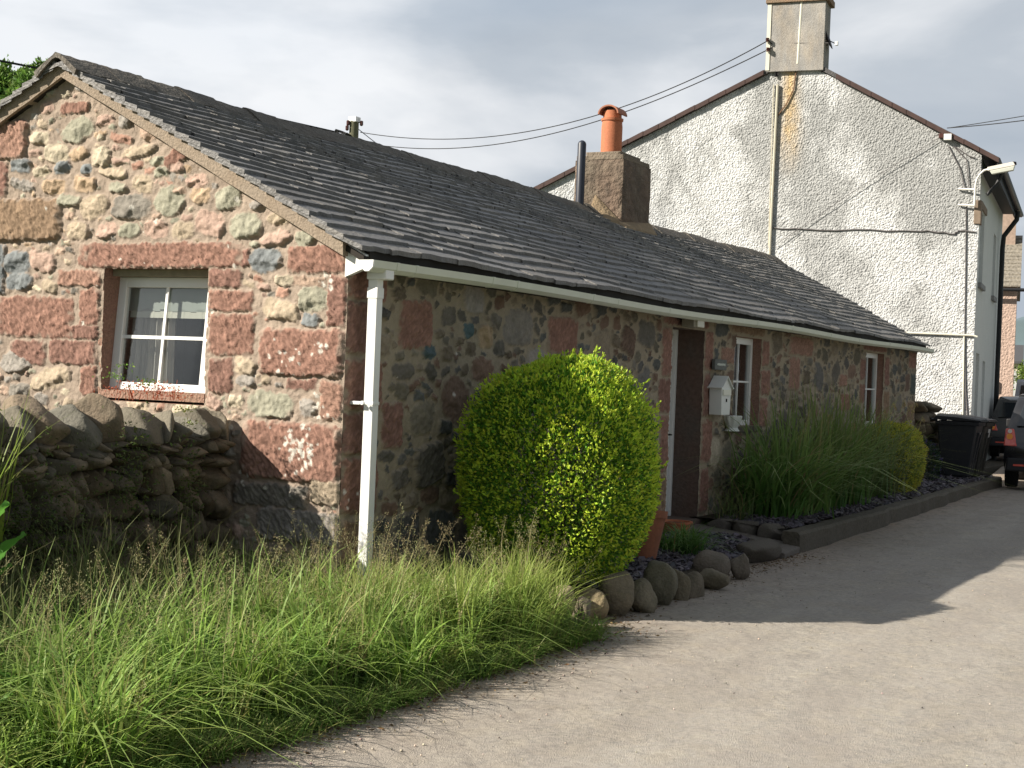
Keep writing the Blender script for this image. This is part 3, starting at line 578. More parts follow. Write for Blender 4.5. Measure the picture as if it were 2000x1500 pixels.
# roof -----------------------------------------------------------------
slope = math.hypot(1, SL); ca, sa = 1 / slope, SL / slope
def sag(x, y): # the old roof is not straight
    return -.035 * math.sin(x * .55 + .6) * float(sstep(.5, 3, y)) - .03 * float(sstep(.5, 3, y)) * math.exp(-((x - 7.5) / 2.5) ** 2) + .012 * math.sin(x * 1.9 + y * 2)
def roof_pt(x, s, h, side): # s = distance up the slope from the eaves
    y = -.19 + s * ca; z = RZ - SL * (RY - y) + h / ca * 1.0 + sag(x, y); 
    if side < 0: y = 2 * RY - y
    return (x, y, z)
S_TOT = (RY + .19) / ca
def slates(side, rng, detail):
    b = Bulk(); e = []; s = -.02; i = 0
    while s < S_TOT - .06: ex = .19 - .065 * (s / S_TOT); e.append((s, ex)); s += ex
    pal = .92 * np.array([(.12, .122, .128), (.10, .105, .115), (.155, .145, .13), (.09, .095, .105), (.19, .17, .145), (.125, .12, .118)])
    for ci, (s, ex) in enumerate(e):
        x = GX - .13 + rng.uniform(-.005, .005); w0 = .52 - .24 * s / S_TOT
        off = rng.uniform(0, .2)
        while x < LEN + .12:
            w = w0 * rng.uniform(.55, 1.3) * (1 if detail else 1.0); w = min(w, LEN + .14 - x) if LEN + .14 - x < w * 1.3 else w
            th = rng.uniform(.022, .034); lift = rng.uniform(.000, .004); jl = rng.uniform(-.012, .012); n = 4 if detail else 1
            g_ = rng.uniform(.0002, .001); L_ = ex * 2.05
            xs_ = np.linspace(x + g_, x + w - g_, n + 1); lo = s + jl + rng.normal(0, .008, n + 1); lo[0] += rng.uniform(0, .005); lo[-1] += rng.uniform(0, .005)
            top0 = .030 + lift; V = []
            for k in range(n + 1):
                V.append(roof_pt(xs_[k], lo[k], top0 + th, side)); V.append(roof_pt(xs_[k], min(s + L_, S_TOT), .006 + th * .3, side)); V.append(roof_pt(xs_[k], lo[k] + .002, top0 - .006, side)); V.append(roof_pt(xs_[k], min(s + L_, S_TOT), -.012, side))
            V = np.array(V); Fq = []
            for k in range(n):
                a = 4 * k; q = a + 4; Fq += [(a, q, q + 1, a + 1), (a + 2, q + 2, q, a)]
            Fq += [(2, 0, 1, 3), (4 * n, 4 * n + 2, 4 * n + 3, 4 * n + 1)]
            c = (pal[rng.randint(len(pal))] * .35 + .65 * pal.mean(0) * (1 + .25 * math.sin(x * .8 + ci))) * rng.uniform(.88, 1.12)
            b.add(V, Fq, np.broadcast_to(c, (len(V), 3))); x += w
    return b
slate_m = mat('roof_slate', attr=True, rough=.55, spec=.5, var=[(3.5, .25, (.17, .155, .13)), (26, .3, None), (11, .08, (.24, .225, .19))], bump=[(28, .012, 7)])
rf = slates(1, np.random.RandomState(3), True); roof = rf.build('roof', slate_m, cottage, smooth=False)
rb = slates(-1, np.random.RandomState(4), False); rb.build('back_slope', slate_m, roof, smooth=False)
# boards under the slates
ub = MB()
for sd in (1, -1): ub.prism([roof_pt(GX - .05, 0.03, -.02, sd), roof_pt(GX - .05, S_TOT, -.05, sd), roof_pt(GX - .05, S_TOT, -.09, sd), roof_pt(GX - .05, 0.03, -.06, sd)], (LEN - GX + .08, 0, 0))
ub.build('roof_boards', mat('dark_timber', (.03, .026, .022), .9), roof)
# ridge stones
ridge_m = mat('ridge_stone', (.155, .135, .115), .92, var=[(6, .6, (.09, .085, .075)), (22, .5, None), (9, .3, (.26, .25, .21))], bump=[(30, .03, 7)])
x = GX - .16; i = 0; rr = random.Random(5)
while x < LEN + .1:
    w_ = rr.uniform(.42, .6); b = MB(); dz = rr.uniform(-.008, .014); n = 6
    if not (10.45 < x + w_ / 2 < 11.45):
        prof = [(-.24, -.115), (-.13, -.03), (-.045, .03), (0, .042), (.045, .03), (.13, -.03), (.24, -.115)]
        V = []; Fq = []
        for k in range(n + 1):
            xx = x + .004 + (w_ - .008) * k / n
            for (yy, zz) in prof:
                j = .008 * (rr.random() - .5) * 2; V.append((xx, RY + yy + j, RZ + .045 + zz + dz + sag(xx, 2.9) + j))
            for (yy, zz) in reversed(prof): V.append((xx, RY + yy * .9, RZ + .005 + zz + dz + sag(xx, 2.9)))
        m_ = 2 * len(prof)
        for k in range(n):
            for q in range(m_): Fq.append((k * m_ + q, k * m_ + (q + 1) % m_, (k + 1) * m_ + (q + 1) % m_, (k + 1) * m_ + q))
        b.add(V, Fq); b.add([V[q] for q in range(m_)], [tuple(range(m_ - 1, -1, -1))]); b.add([V[n * m_ + q] for q in range(m_)], [tuple(range(m_))])
        b.build('ridge_tile', ridge_m, roof, smooth=False)
    x += w_; i += 1
# mortar bands under the gable verges
vm = mat('verge_mortar', (.33, .27, .21), .9, var=[(4, .4, (.30, .22, .15)), (40, .4, None)], bump=[(50, .01, 6)])
for sd in (1, -1):
    y_ = lambda y: y if sd > 0 else 2 * RY - y
    vb = MB(); ye = -.0
    for k in range(24):
        a0 = ye + (RY - ye) * k / 24; a1 = ye + (RY - ye) * (k + 1) / 24; j0 = .006 * vn(k * 1., 1., 4); j1 = .006 * vn(k + 1., 1., 4)
        P = lambda y, h, xx: (xx, y_(y), roof_z(y) + h)
        vb.hexa([P(a0, -.115 - j0, GX - .085), P(a0, -.115 - j0, GX + .02), P(a1, -.115 - j1, GX + .02), P(a1, -.115 - j1, GX - .085), P(a0, -.0, GX - .095), P(a0, -.0, GX + .02), P(a1, -.0, GX + .02), P(a1, -.0, GX - .095)])
    vb.build('verge', vm, cottage)
bc = MB(); bc.prism([(GX - .02, .02, 2.45), (GX - .02, -.16, 2.52), (GX - .02, -.16, 2.62), (GX - .02, .02, 2.72)], (.05, 0, 0)); bc.build('eaves_stop', white_pvc, cottage)

# gutter and downpipe
gpf = [(0, 0), (-.012, -.055), (-.05, -.085), (-.085, -.085), (-.118, -.055), (-.125, 0)]
gt = MB(); gx0, gx1 = -.30, LEN + .12; inn = [(y * .92 - .004, z + .006 if z < 0 else z) for y, z in reversed(gpf)]
def gpt(x, q): return (x, -.175 + q[0], 2.575 + .012 * math.sin(x * .8) + q[1])
xs_ = np.linspace(gx0, gx1, 60); ring = gpf + inn; V = [gpt(x, q) for x in xs_ for q in ring]; m_ = len(ring)
gt.add(V, [(i * m_ + k, (i + 1) * m_ + k, (i + 1) * m_ + (k + 1) % m_, i * m_ + (k + 1) % m_) for i in range(59) for k in range(m_)])
gutter = gt.build('gutter', mat('cream_pvc', (.62, .65, .55), .4, spec=.5, var=[(4, .25, (.45, .45, .36))]), cottage, auto=True)
for xe_ in (gx0 - .012, gx1): ec = MB(); ec.prism([gpt(xe_, q) for q in gpf], (.018, 0, 0)); ec.build('end_cap', white_pvc, gutter)
for x in [.02, .3, 1.55, 2.0, 3.6, 4.2, 5.6, 7.3, 8.6, 10.1, 12.0, 13.6, 15.6, 17.2]:
    jb = MB(); s = 1.09; q2 = [(-.0625 + (q[0] + .0625) * s, q[1] * s + .003) for q in gpf]; jb.prism([gpt(x, q) for q in q2], (.035, 0, 0)); jb.build('bracket', gutter.data.materials[0], gutter, bevel=.004)
dpx = on_y(727, 740, -.16)[0]; a_ = .041
ou = MB(); ou.box((dpx - .06, -.285, 2.44), (dpx + .06, -.11, 2.52)); ou.build('outlet', white_pvc, gutter, bevel=.01)
dn = MB(); dn.box((dpx - a_, -.20, .0), (dpx + a_, -.20 + 2 * a_, 2.47)); dwn = dn.build('downpipe', white_pvc, cottage, bevel=.004)
cl = MB(); cl.box((dpx - a_ - .004, -.205, 1.49), (dpx + a_ + .004, -.20 + 2 * a_ + .003, 1.515)); cl.box((dpx - a_ - .05, -.20 + 2 * a_ + .003, 1.49), (dpx + a_ + .02, -.0, 1.515)); cl.build('clip', white_pvc, dwn, bevel=.003)
cj = MB(); cj.box((dpx - a_ - .005, -.206, 2.30), (dpx + a_ + .005, -.20 + 2 * a_ + .005, 2.38)); cj.build('collar', white_pvc, dwn, bevel=.003)
sh = MB(); sh.tube([(dpx - a_ - .04, -.14, 1.505), (dpx - a_ - .06, -.14, 1.505)], .016); sh.build('fixing', white_pvc, dwn, auto=True)
# fascia in the dark under the slates
fa = MB(); fa.box((GX + .02, -.17, 2.50), (LEN, -.14, 2.66)); fa.box((GX + .02, -.14, 2.59), (LEN, .0, 2.61)); fa.build('fascia', mat('dark_timber'), cottage)

# chimney on the ridge, pot with hood, black flue
chm = mat('chimney_stone', (.20, .165, .125), .95, var=[(2.5, .8, (.24, .15, .11)), (5, .75, (.085, .075, .06)), (45, .4, None)], bump=[(12, .06, 7), (60, .01, 4)])
CX0, CX1, CY0, CY1 = 10.42, 11.5, 2.45, 3.26; CZ = 5.0
def rough_block(x0, y0, z0, x1, y1, z1, amp, seed, n=14, tap=0):
    b = Bulk(); V0 = []; 
    g_ = np.linspace(-1, 1, n + 1); A, B = np.meshgrid(g_, g_); o = []
    for ax in range(3):
        for sg in (-1, 1):
            P = np.zeros((n + 1, n + 1, 3)); P[..., ax] = sg; P[..., (ax + 1) % 3] = A if sg > 0 else B; P[..., (ax + 2) % 3] = B if sg > 0 else A
            P = P.reshape(-1, 3); Q = P.copy(); 
            Q[:, 0] = (x0 + x1) / 2 + P[:, 0] * (x1 - x0) / 2; Q[:, 1] = (y0 + y1) / 2 + P[:, 1] * (y1 - y0) / 2; Q[:, 2] = (z0 + z1) / 2 + P[:, 2] * (z1 - z0) / 2
            k = 1 + amp * (fbm(Q[:, 0] * 4 + Q[:, 2] * 3, Q[:, 1] * 4 + Q[:, 2] * 2, seed, 4) - .5) * 2
            e = np.abs(P); ec = np.sort(e, axis=1)[:, 1]; k = k * (1 - .03 * sstep(.85, 1, ec))
            c = np.array(((x0 + x1) / 2, (y0 + y1) / 2)); Q[:, :2] = c + (Q[:, :2] - c) * k[:, None] * (1 - tap * (P[:, 2:3] * .5 + .5))
            b.add(Q, grid_faces(n + 1, n + 1), (1, 1, 1))
    return b
ch = rough_block(CX0, CY0, 3.7, CX1, CY1, CZ, .045, 6).build('chimney', chm, roof)
cp = rough_block(CX0 + .02, CY0 + .02, CZ + .0, CX1 - .02, CY1 - .02, CZ + .07, .03, 9); cp2 = rough_block(CX0 + .14, CY0 + .12, CZ + .06, CX1 - .16, CY1 - .12, CZ + .14, .05, 10)
mesh_np('capping', np.concatenate(cp.V + cp2.V), np.concatenate(cp.F + [f + cp.n for f in cp2.F]), mat('pale_chimney_cap', (.20, .165, .125), .95, bump=[(20, .03, 6)], var=[(8, .5, (.12, .10, .08))]), ch)
fl_ = MB(); P = lambda x, y, h: (x, y, roof_z(y) + h)
fl_.hexa([P(CX0 - .10, CY0 - .14, .0), P(CX1 + .05, CY0 - .14, .0), P(CX1 + .02, CY0 + .05, .0), P(CX0 - .10, RY - .02, .0), P(CX0 - .08, CY0 - .12, .07), P(CX1 + .04, CY0 - .12, .07), P(CX1 + .02, CY0 + .0, .2), P(CX0 - .06, RY - .02, .10)])
fl_.hexa([P(CX0 - .28, RY - .38, .02), P(CX0 - .02, RY - .5, .02), P(CX0 + .02, RY - .02, .02), P(CX0 - .28, RY - .1, .02), P(CX0 - .2, RY - .36, .05), P(CX0 - .02, RY - .48, .1), P(CX0 + .02, RY - .02, .3), P(CX0 - .2, RY - .1, .1)])
fl_.build('flaunching', mat('flaunching_mortar', (.30, .225, .14), .95, var=[(6, .5, (.17, .13, .09))], bump=[(25, .02, 6)]), ch, bevel=.03)
pc = (10.86, 2.86); pz = CZ + .13
terr = mat('terracotta', (.50, .175, .085), .75, var=[(5, .4, (.36, .13, .07)), (40, .25, None)], bump=[(60, .002, 3)])
pot = MB(); pot.lathe([(.158, pz), (.158, pz + .42), (.150, pz + .5), (.165, pz + .51), (.168, pz + .545), (.14, pz + .55), (.135, pz + .66), (.10, pz + .66), (.10, pz + .2)], (*pc, 0), 32, caps=False); pt = pot.build('chimney_pot', terr, cottage, auto=True)
hd2 = MB(); ho = []; hi_ = []
for k in range(17):
    t = math.pi * k / 16; ho.append((.205 * math.cos(t), .15 * math.sin(t))); hi_.append((.178 * math.cos(t), .125 * math.sin(t)))
rg = ho + hi_[::-1]; zc = pz + .60; hd2.prism([(pc[0] - .17, pc[1] + a * .82, zc + b * .9) for a, b in rg], (.34, 0, 0))
hd2.build('pot_hood', mat('hood_clay', (.36, .15, .09), .8, var=[(8, .5, (.22, .12, .09))]), pt, auto=True)
fb = on_y(1129, 385, RY); fu = MB(); ft = on_y(1129, 277, RY)[2]; fu.lathe([(.062, 3.9), (.062, ft - .02), (.05, ft + .01), (.02, ft + .03)], (fb[0], RY - .03, 0), 16); fu.build('flue', mat('blue_black_metal', (.018, .022, .035), .45, spec=.5), cottage, auto=True)
# ================================================================== WHITE HOUSE
A63 = R(6.3); KH = 1.12; WW = at_depth(1905, 600, 30 * KH); WW[2] = EYE * (1 - KH); wd_ = np.array([math.cos(A63), math.sin(A63), 0]); gd_ = np.array([-math.sin(A63), math.cos(A63), 0])
def HP(u, v, z): return tuple(WW + KH * (gd_ * u + wd_ * v + np.array([0, 0, z])))
def on_gable(px, py, off=0.):
    r = ray(px, py); k = np.dot(wd_, WW - CAM - wd_ * off) / np.dot(wd_, r); return CAM + r * k
HM = Matrix.Translation(Vector(WW)) @ Matrix.Scale(KH, 4) @ Matrix(((wd_[0], gd_[0], 0, 0), (wd_[1], gd_[1], 0, 0), (0, 0, 1, 0), (0, 0, 0, 1)))   # local (v,u,z)
wh = thing('white_house', 'tall white roughcast house with a rust-streaked gable behind the cottage', 'house')

def roughcast(name, base, stains):
    m = bpy.data.materials.new(name); m.use_nodes = True; t = m.node_tree; b = t.nodes['Principled BSDF']; n = t.nodes.new; l = t.links.new
    tco = n('ShaderNodeTexCoord'); b.inputs['Roughness'].default_value = .93; b.inputs['Specular IOR Level'].default_value = .15
    a = n('ShaderNodeAttribute'); a.attribute_name = 'col'
    no = n('ShaderNodeTexNoise'); no.inputs['Scale'].default_value = 15; no.inputs['Detail'].default_value = 7; no.inputs['Roughness'].default_value = .6; l(tco.outputs['Object'], no.inputs['Vector'])
    vo = n('ShaderNodeTexVoronoi'); vo.inputs['Scale'].default_value = 24; l(tco.outputs['Object'], vo.inputs['Vector'])
    mr = n('ShaderNodeMapRange'); mr.inputs['From Min'].default_value = .28; mr.inputs['From Max'].default_value = .5; mr.inputs['To Min'].default_value = .52; l(no.outputs['Fac'], mr.inputs[0])
    mi = n('ShaderNodeMix'); mi.data_type = 'RGBA'; mi.blend_type = 'MULTIPLY'; mi.inputs[0].default_value = 1; l(a.outputs['Color'], mi.inputs[6]); l(mr.outputs[0], mi.inputs[7]); l(mi.outputs[2], b.inputs['Base Color'])
    ad = n('ShaderNodeMath'); ad.operation = 'SUBTRACT'; l(no.outputs['Fac'], ad.inputs[0]); mu = n('ShaderNodeMath'); mu.operation = 'MULTIPLY'; mu.inputs[1].default_value = .62; l(vo.outputs['Distance'], mu.inputs[0]); l(mu.outputs[0], ad.inputs[1])
    bu = n('ShaderNodeBump'); bu.inputs['Distance'].default_value = .038; bu.inputs['Strength'].default_value = 1; l(ad.outputs[0], bu.inputs['Height']); l(bu.outputs[0], b.inputs['Normal'])
    return m
rc = roughcast('white_roughcast', (.8, .8, .76), True)
def wz(u): return np.where(u < 3.8, 6.60 + .548 * u, 8.68 - .475 * (u - 3.8))
uu = np.arange(0, 10.6, .05); zz = np.arange(-.2, 8.75, .05); U, Zg = np.meshgrid(uu, zz)
base = np.array((.63, .64, .64)); C = np.zeros(U.shape + (3,)); C[:] = base
dirt = sstep(.44, .72, fbm(U * .9 + 3, Zg * .7, 71, 5)) * .55; dirt = dirt + .8 * sstep(.52, .7, fbm(U * 1.1, Zg * .55 + 2, 73, 5)) * np.exp(-((wz(U) - Zg - .9) / 1.0) ** 2)
dirt = dirt + .7 * np.exp(-((U - .9) / .4) ** 2 - ((Zg - 6.0) / .9) ** 2) * fbm(U * 5, Zg * 2, 76, 3) + .7 * np.exp(-((U - 2.0) / .35) ** 2 - ((Zg - 7.0) / .6) ** 2) * fbm(U * 5, Zg * 2, 75, 3)
blue = np.clip(np.exp(-((U - 8.2) / 1.3) ** 2 - ((Zg - 4.9) / .8) ** 2) * fbm(U * 3, Zg * 3, 77, 4) * 1.3, 0, .7)
dirt = dirt * 1.25 + .5 * np.exp(-(wz(U) - Zg) / .35) * fbm(U * 4, Zg * 1.5, 74, 4) + .35 * sstep(.55, .7, fbm(U * 7, Zg * 5, 72, 4)); dirt = np.clip(dirt, 0, .8)[..., None]; C = C * (1 - dirt) + np.array((.30, .305, .30)) * dirt
C = C * (1 - blue[..., None]) + np.array((.38, .42, .50)) * blue[..., None]
su = 3.95 - .03 * (8.3 - Zg); rust = np.exp(-((U - su) / (.16 + .03 * (8.3 - Zg))) ** 2) * sstep(6.0, 7.6, Zg) * (.5 + .9 * fbm(U * 9, Zg * 1.2, 79, 4)); rust = np.clip(rust * .8 * (.35 + .9 * fbm(U * 10, Zg * 5, 5, 4)), 0, .7)[..., None]
C = C * (1 - rust) + np.array((.62, .40, .13)) * rust
P = WW + KH * gd_ * U[..., None] + np.stack([0 * U, 0 * U, Zg], -1)
cu = .5 * (U[:-1, :-1] + U[1:, 1:]); cz = .5 * (Zg[:-1, :-1] + Zg[1:, 1:])
# trim the stepped edge: clamp z to the roofline
Pz = np.minimum(Zg, wz(U)); P[..., 2] = WW[2] + KH * Pz
keep = (Zg[:-1, :-1] < wz(cu))
mesh_np('gable_wall', P.reshape(-1, 3), grid_faces(len(uu), len(zz), keep), rc, wh, C.reshape(-1, 3))
wp = mat('painted_render', (.66, .68, .65), .8, var=[(2, .25, (.5, .52, .5)), (30, .2, None)], bump=[(60, .003, 4)])
FL = 7.6
def vbox(b, v0, u0, z0, v1, u1, z1): b.box((v0, u0, z0), (v1, u1, z1), HM); return b
fw = MB()
OPEN = [(.45, 1.55, 4.05, 5.55), (.75, 1.65, -.1, 2.62), (2.7, 3.5, .9, 2.5), (4.6, 5.5, 4.05, 5.5)]
def facade(b):
    vsx = sorted({0, FL} | {o[0] for o in OPEN} | {o[1] for o in OPEN}); zsx = sorted({-.2, 6.55} | {o[2] for o in OPEN} | {o[3] for o in OPEN})
    for i in range(len(vsx) - 1):
        for j in range(len(zsx) - 1):
            cv, cz = (vsx[i] + vsx[i + 1]) / 2, (zsx[j] + zsx[j + 1]) / 2
            if any(o[0] < cv < o[1] and o[2] < cz < o[3] for o in OPEN): continue
            b.add([HP(-.0, vsx[i], zsx[j]), HP(-.0, vsx[i + 1], zsx[j]), HP(-.0, vsx[i + 1], zsx[j + 1]), HP(-.0, vsx[i], zsx[j + 1])], [(0, 1, 2, 3)])
    for v0, v1, z0, z1 in OPEN:
        b.add([HP(0, v0, z0), HP(0, v1, z0), HP(0, v1, z1), HP(0, v0, z1), HP(.2, v0, z0), HP(.2, v1, z0), HP(.2, v1, z1), HP(.2, v0, z1)], [(0, 4, 5, 1), (1, 5, 6, 2), (2, 6, 7, 3), (3, 7, 4, 0)])
facade(fw); fw.build('street_wall', wp, wh)
bw2 = MB(); vbox(bw2, FL - .1, .02, -.2, FL, 10.0, 6.0); vbox(bw2, .1, 10.3, -.2, FL, 10.5, 5.4); bw2.build('rear_wall', wp, wh)
for k, (v0, v1, z0, z1) in enumerate(OPEN):
    if k == 1:
        b = MB(); vbox(b, v0 + .06, .12, z0, v1 - .06, .17, 2.05); o = b.build('door', mat('grey_blue_door', (.20, .24, .30), .5), wh)
        b = MB(); vbox(b, v0, .1, z0, v0 + .06, .18, z1); vbox(b, v1 - .06, .1, z0, v1, .18, z1); vbox(b, v0 + .06, .1, 2.06, v1 - .06, .18, 2.14); b.build('door_frame', white_pvc, o)
        b = MB(); vbox(b, v0 + .06, .13, 2.14, v1 - .06, .15, z1); b.build('fanlight', mat('dim_glass', (.05, .07, .08), .1, spec=.8), o)
    else:
        b = MB(); vbox(b, v0, .08, z0, v0 + .07, .16, z1); vbox(b, v1 - .07, .08, z0, v1, .16, z1); vbox(b, v0 + .07, .08, z0, v1 - .07, .16, z0 + .07); vbox(b, v0 + .07, .08, z1 - .07, v1 - .07, .16, z1); vbox(b, v0 + .07, .09, (z0 + z1) / 2 - .03, v1 - .07, .15, (z0 + z1) / 2 + .03)
        o = b.build('window', mat('pale_blue_frame', (.42, .50, .58), .5), wh); b = MB(); vbox(b, v0 + .05, .12, z0 + .05, v1 - .05, .14, z1 - .05); b.build('pane', mat('dim_glass'), o)
        b = MB(); vbox(b, v0 - .08, -.07, z0 - .1, v1 + .08, .08, z0); b.build('sill', mat('grey_sill', (.24, .24, .24), .8), o)
b = MB(); vbox(b, -.035, -.035, 5.2, .3, .1, 5.68); vbox(b, .3, -.035, 5.56, 1.75, .05, 5.7); b.build('corner_stone', mat('brown_stone', (.26, .20, .15), .9, var=[(8, .4, None)]), wh, bevel=.01)
# roof, barge edge, gutter
rbm = mat('house_slate', (.085, .085, .09), .6, var=[(3, .4, (.14, .12, .10)), (25, .4, None)], bump=[(15, .02, 5)])
eg = mat('brown_barge', (.075, .045, .04), .7, var=[(5, .4, None)])
b = MB(); zr = 8.68
b.prism([HP(-.32, -.05, 6.60 - .548 * .32 + .02), HP(3.8, -.05, zr + .02), HP(3.8, -.05, zr + .12), HP(-.36, -.05, 6.60 - .548 * .36 + .12)], tuple(KH * wd_ * (FL + .1)))
b.prism([HP(3.8, -.05, zr + .02), HP(10.7, -.05, zr - .475 * 6.9 + .02), HP(10.7, -.05, zr - .475 * 6.9 + .12), HP(3.8, -.05, zr + .12)], tuple(KH * wd_ * (FL + .1)))
wr = b.build('roof', rbm, wh)
rr = random.Random(9)
for (ua, ub_, za, sl) in ((-.34, 2.98, 6.60, .548), (4.5, 10.7, None, None)):
    u = ua; b = MB()
    while u < ub_ - .05:
        q = min(u + rr.uniform(.28, .5), ub_); f = lambda t: float(wz(np.array(t)))
        d = rr.uniform(0, .02); b.prism([HP(u, -.09, f(u) + .00 + d), HP(q - .01, -.09, f(q) + .00 + d), HP(q - .01, -.09, f(q) + .10 + d), HP(u, -.09, f(u) + .10 + d)], tuple(wd_ * .12)); u = q
    b.build('verge_tiles', eg, wr)
b = MB(); vbox(b, -.02, -.34, 6.12, FL, -.30, 6.42); vbox(b, -.02, -.3, 6.28, FL, -.002, 6.31); b.build('eaves_board', mat('dark_paint', (.03, .032, .035), .6), wr)
b = MB(); b.tube([HP(-.42, -.06, 6.33), HP(-.42, FL / 2, 6.30), HP(-.42, FL + .05, 6.27)], .075, 10); gwh = b.build('gutter', black_plastic, wh, auto=True)
b = MB(); b.tube([HP(-.42, 6.3, 6.2), HP(-.4, 6.3, 6.0), HP(-.12, 6.3, 5.6), HP(-.10, 6.3, 5.3), HP(-.1, 6.3, .05)], .065, 10); dpw = b.build('downpipe', black_plastic, wh, auto=True)
b = MB(); b.tube([HP(-.40, .12, 6.25), HP(-.30, .12, 6.0), HP(-.12, .12, 5.8)], .04, 8); b.build('swan_neck', mat('dark_paint'), gwh, auto=True)
# gable chimney
c1 = mat('chimney_render', (.44, .44, .43), .9, var=[(1.1, .6, (.44, .33, .20), (2.4, 2.4, .5)), (1.5, .75, (.22, .22, .22), (1.5, 1.5, .8)), (24, .35, None)], bump=[(40, .01, 6)])
b = MB(); vbox(b, -.08, 3.24, 8.42, .55, 4.44, 9.87); chw = b.build('chimney', c1, wh, bevel=.01)
b = MB(); vbox(b, -.13, 3.17, 9.87, .62, 4.50, 10.0); vbox(b, -.10, 3.2, 10.0, .58, 4.46, 10.25); b.build('capping', mat('chimney_cap', (.22, .17, .12), .9, var=[(4, .5, (.35, .2, .12))], bump=[(30, .02, 6)]), chw, bevel=.01)
b = MB(); vbox(b, -.095, 4.38, 8.45, .02, 4.46, 9.85); b.build('corner_strip', mat('cream_paint', (.66, .64, .54), .7), chw)
for uu_ in (3.5, 4.1): b = MB(); b.lathe([(r_, z_ * KH) for r_, z_ in [(.17, 10.25), (.14, 10.7), (.18, 10.74), (.18, 10.8), (.12, 10.8), (.11, 10.3)]], HP(uu_, .35, 0), 16, caps=False); b.build('chimney_pot', terr, chw, auto=True)
crm = mat('cream_paint')
b = MB(); p0, p1 = on_gable(1566, 0, .07), on_gable(1558, 125, .07); b.tube([p0 + (p0 - p1) * .4, p0, p1], .032, 8); b.build('mast_pipe', crm, chw, auto=True)
b = MB(); b.tube([on_gable(1519, 165, .05), on_gable(1511, 330, .05), on_gable(1503, 500, .05), on_gable(1503, 500, .05) - np.array([0, 0, 2.5])], .032, 8); b.tube([on_gable(1511, 165, .035), on_gable(1506, 330, .035), on_gable(1501, 480, .035)], .014, 6); b.build('wall_pipe', mat('weathered_pipe', (.50, .47, .38), .7), wh, auto=True)
b = MB(); b.tube([on_gable(x, y, .04) for x, y in ((1745, 649), (1800, 651), (1900, 655), (1909, 658))], .022, 8); b.tube([on_gable(1883, 657, .03), on_gable(1880, 830, .03)], .018, 6); b.build('overflow_pipe', crm, wh, auto=True)
def wiggle(pts, off, r, name, mtl, parent, amp=2.5, seed=1, n=26, dots=None):
    rg = random.Random(seed); P = []
    for i in range(len(pts) - 1):
        for k in range(n // (len(pts) - 1)):
            t = k / (n // (len(pts) - 1)); P.append(on_gable(pts[i][0] * (1 - t) + pts[i + 1][0] * t, pts[i][1] * (1 - t) + pts[i + 1][1] * t + rg.uniform(-1, 1) * amp, off))
    P.append(on_gable(*pts[-1], off)); return MB().tube(P, r, 6).build(name, mtl, parent, auto=True)
gcab = mat('grey_cable', (.13, .12, .12), .7)
wiggle([(1508, 445), (1600, 449), (1800, 451), (1865, 456), (1872, 451), (1905, 453)], .02, .015, 'wall_cable', gcab, wh, 1.6, 1, 30)
wiggle([(1887, 402), (1886, 520), (1884, 655), (1886, 760), (1890, 822)], .02, .012, 'wall_cable', gcab, wh, 1.4, 2, 24)
wiggle([(1556, 130), (1550, 175), (1535, 205), (1514, 232)], .03, .016, 'cable_and_shadow_line', mat('rusty_cable', (.16, .09, .05), .8), wh, .3, 3, 12)
wiggle([(1852, 285), (1875, 330), (1886, 372)], .03, .012, 'wall_cable', gcab, wh, 1, 4, 8)
wiggle([(1862, 285), (1888, 312), (1893, 372)], .03, .012, 'wall_cable', gcab, wh, 1, 5, 8)
wiggle([(1866, 286), (1890, 304), (1905, 308)], .03, .012, 'wall_cable', gcab, wh, 1, 6, 8)
wiggle([(1846, 262), (1700, 352), (1600, 420), (1510, 482)], .06, .006, 'cable_and_shadow_line', gcab, wh, 1, 7, 12)  # thin wire added in place of an overhead cable's shadow on the wall

# fittings on the white house: each is a thing
jb = thing('junction_box', 'small white cable box high on the right of the white gable', 'junction box')
p = on_gable(1851, 268, .08); q = np.array(p)
b = MB(); M_ = Matrix.Translation(Vector(q)) @ Matrix(((wd_[0], gd_[0], 0, 0), (wd_[1], gd_[1], 0, 0), (0, 0, 1, 0), (0, 0, 0, 1))); b.box((-.06, -.09, -.07), (.06, .08, .07), M_); b.build('box', white_pvc, jb, bevel=.008)
b = MB(); b.box((-.03, .09, -.02), (.08, .2, .09), M_); b.build('insulator', mat('brown_porcelain', (.07, .025, .02), .3, spec=.6), jb, bevel=.015); rebase(jb, q)
ins = thing('cable_insulators', 'brown porcelain insulators holding two cables on the white chimney corner', 'insulators')
for (px, py) in ((1499, 78), (1500, 97)):
    c = on_gable(px, py, .16); b = MB(); b.lathe([(.02, -.05), (.05, -.04), (.03, -.02), (.055, 0), (.03, .02), (.05, .04), (.02, .05)], (*c[:2], c[2]), 12); b.build('insulator', mat('brown_porcelain'), ins, auto=True)
b = MB(); b.tube([on_gable(1499, 78, .16), on_gable(1512, 90, .05), on_gable(1500, 97, .16)], .014); b.tube([on_gable(1512, 78, .05), on_gable(1513, 120, .05), on_gable(1516, 150, .05)], .03, 8); b.build('bracket', mat('black_iron'), ins, auto=True)
b = MB(); b.tube([on_gable(1514, 92, .05), on_gable(1517, 70, .08), on_gable(1521, 70, .08), on_gable(1522, 95, .05), on_gable(1519, 150, .04)], .012); b.tube([on_gable(1516, 86, .05), on_gable(1560, 84, .09), on_gable(1618, 84, .06)], .010); b.build('loop_cable', gcab, ins, auto=True); rebase(ins, on_gable(1512, 90, .05))

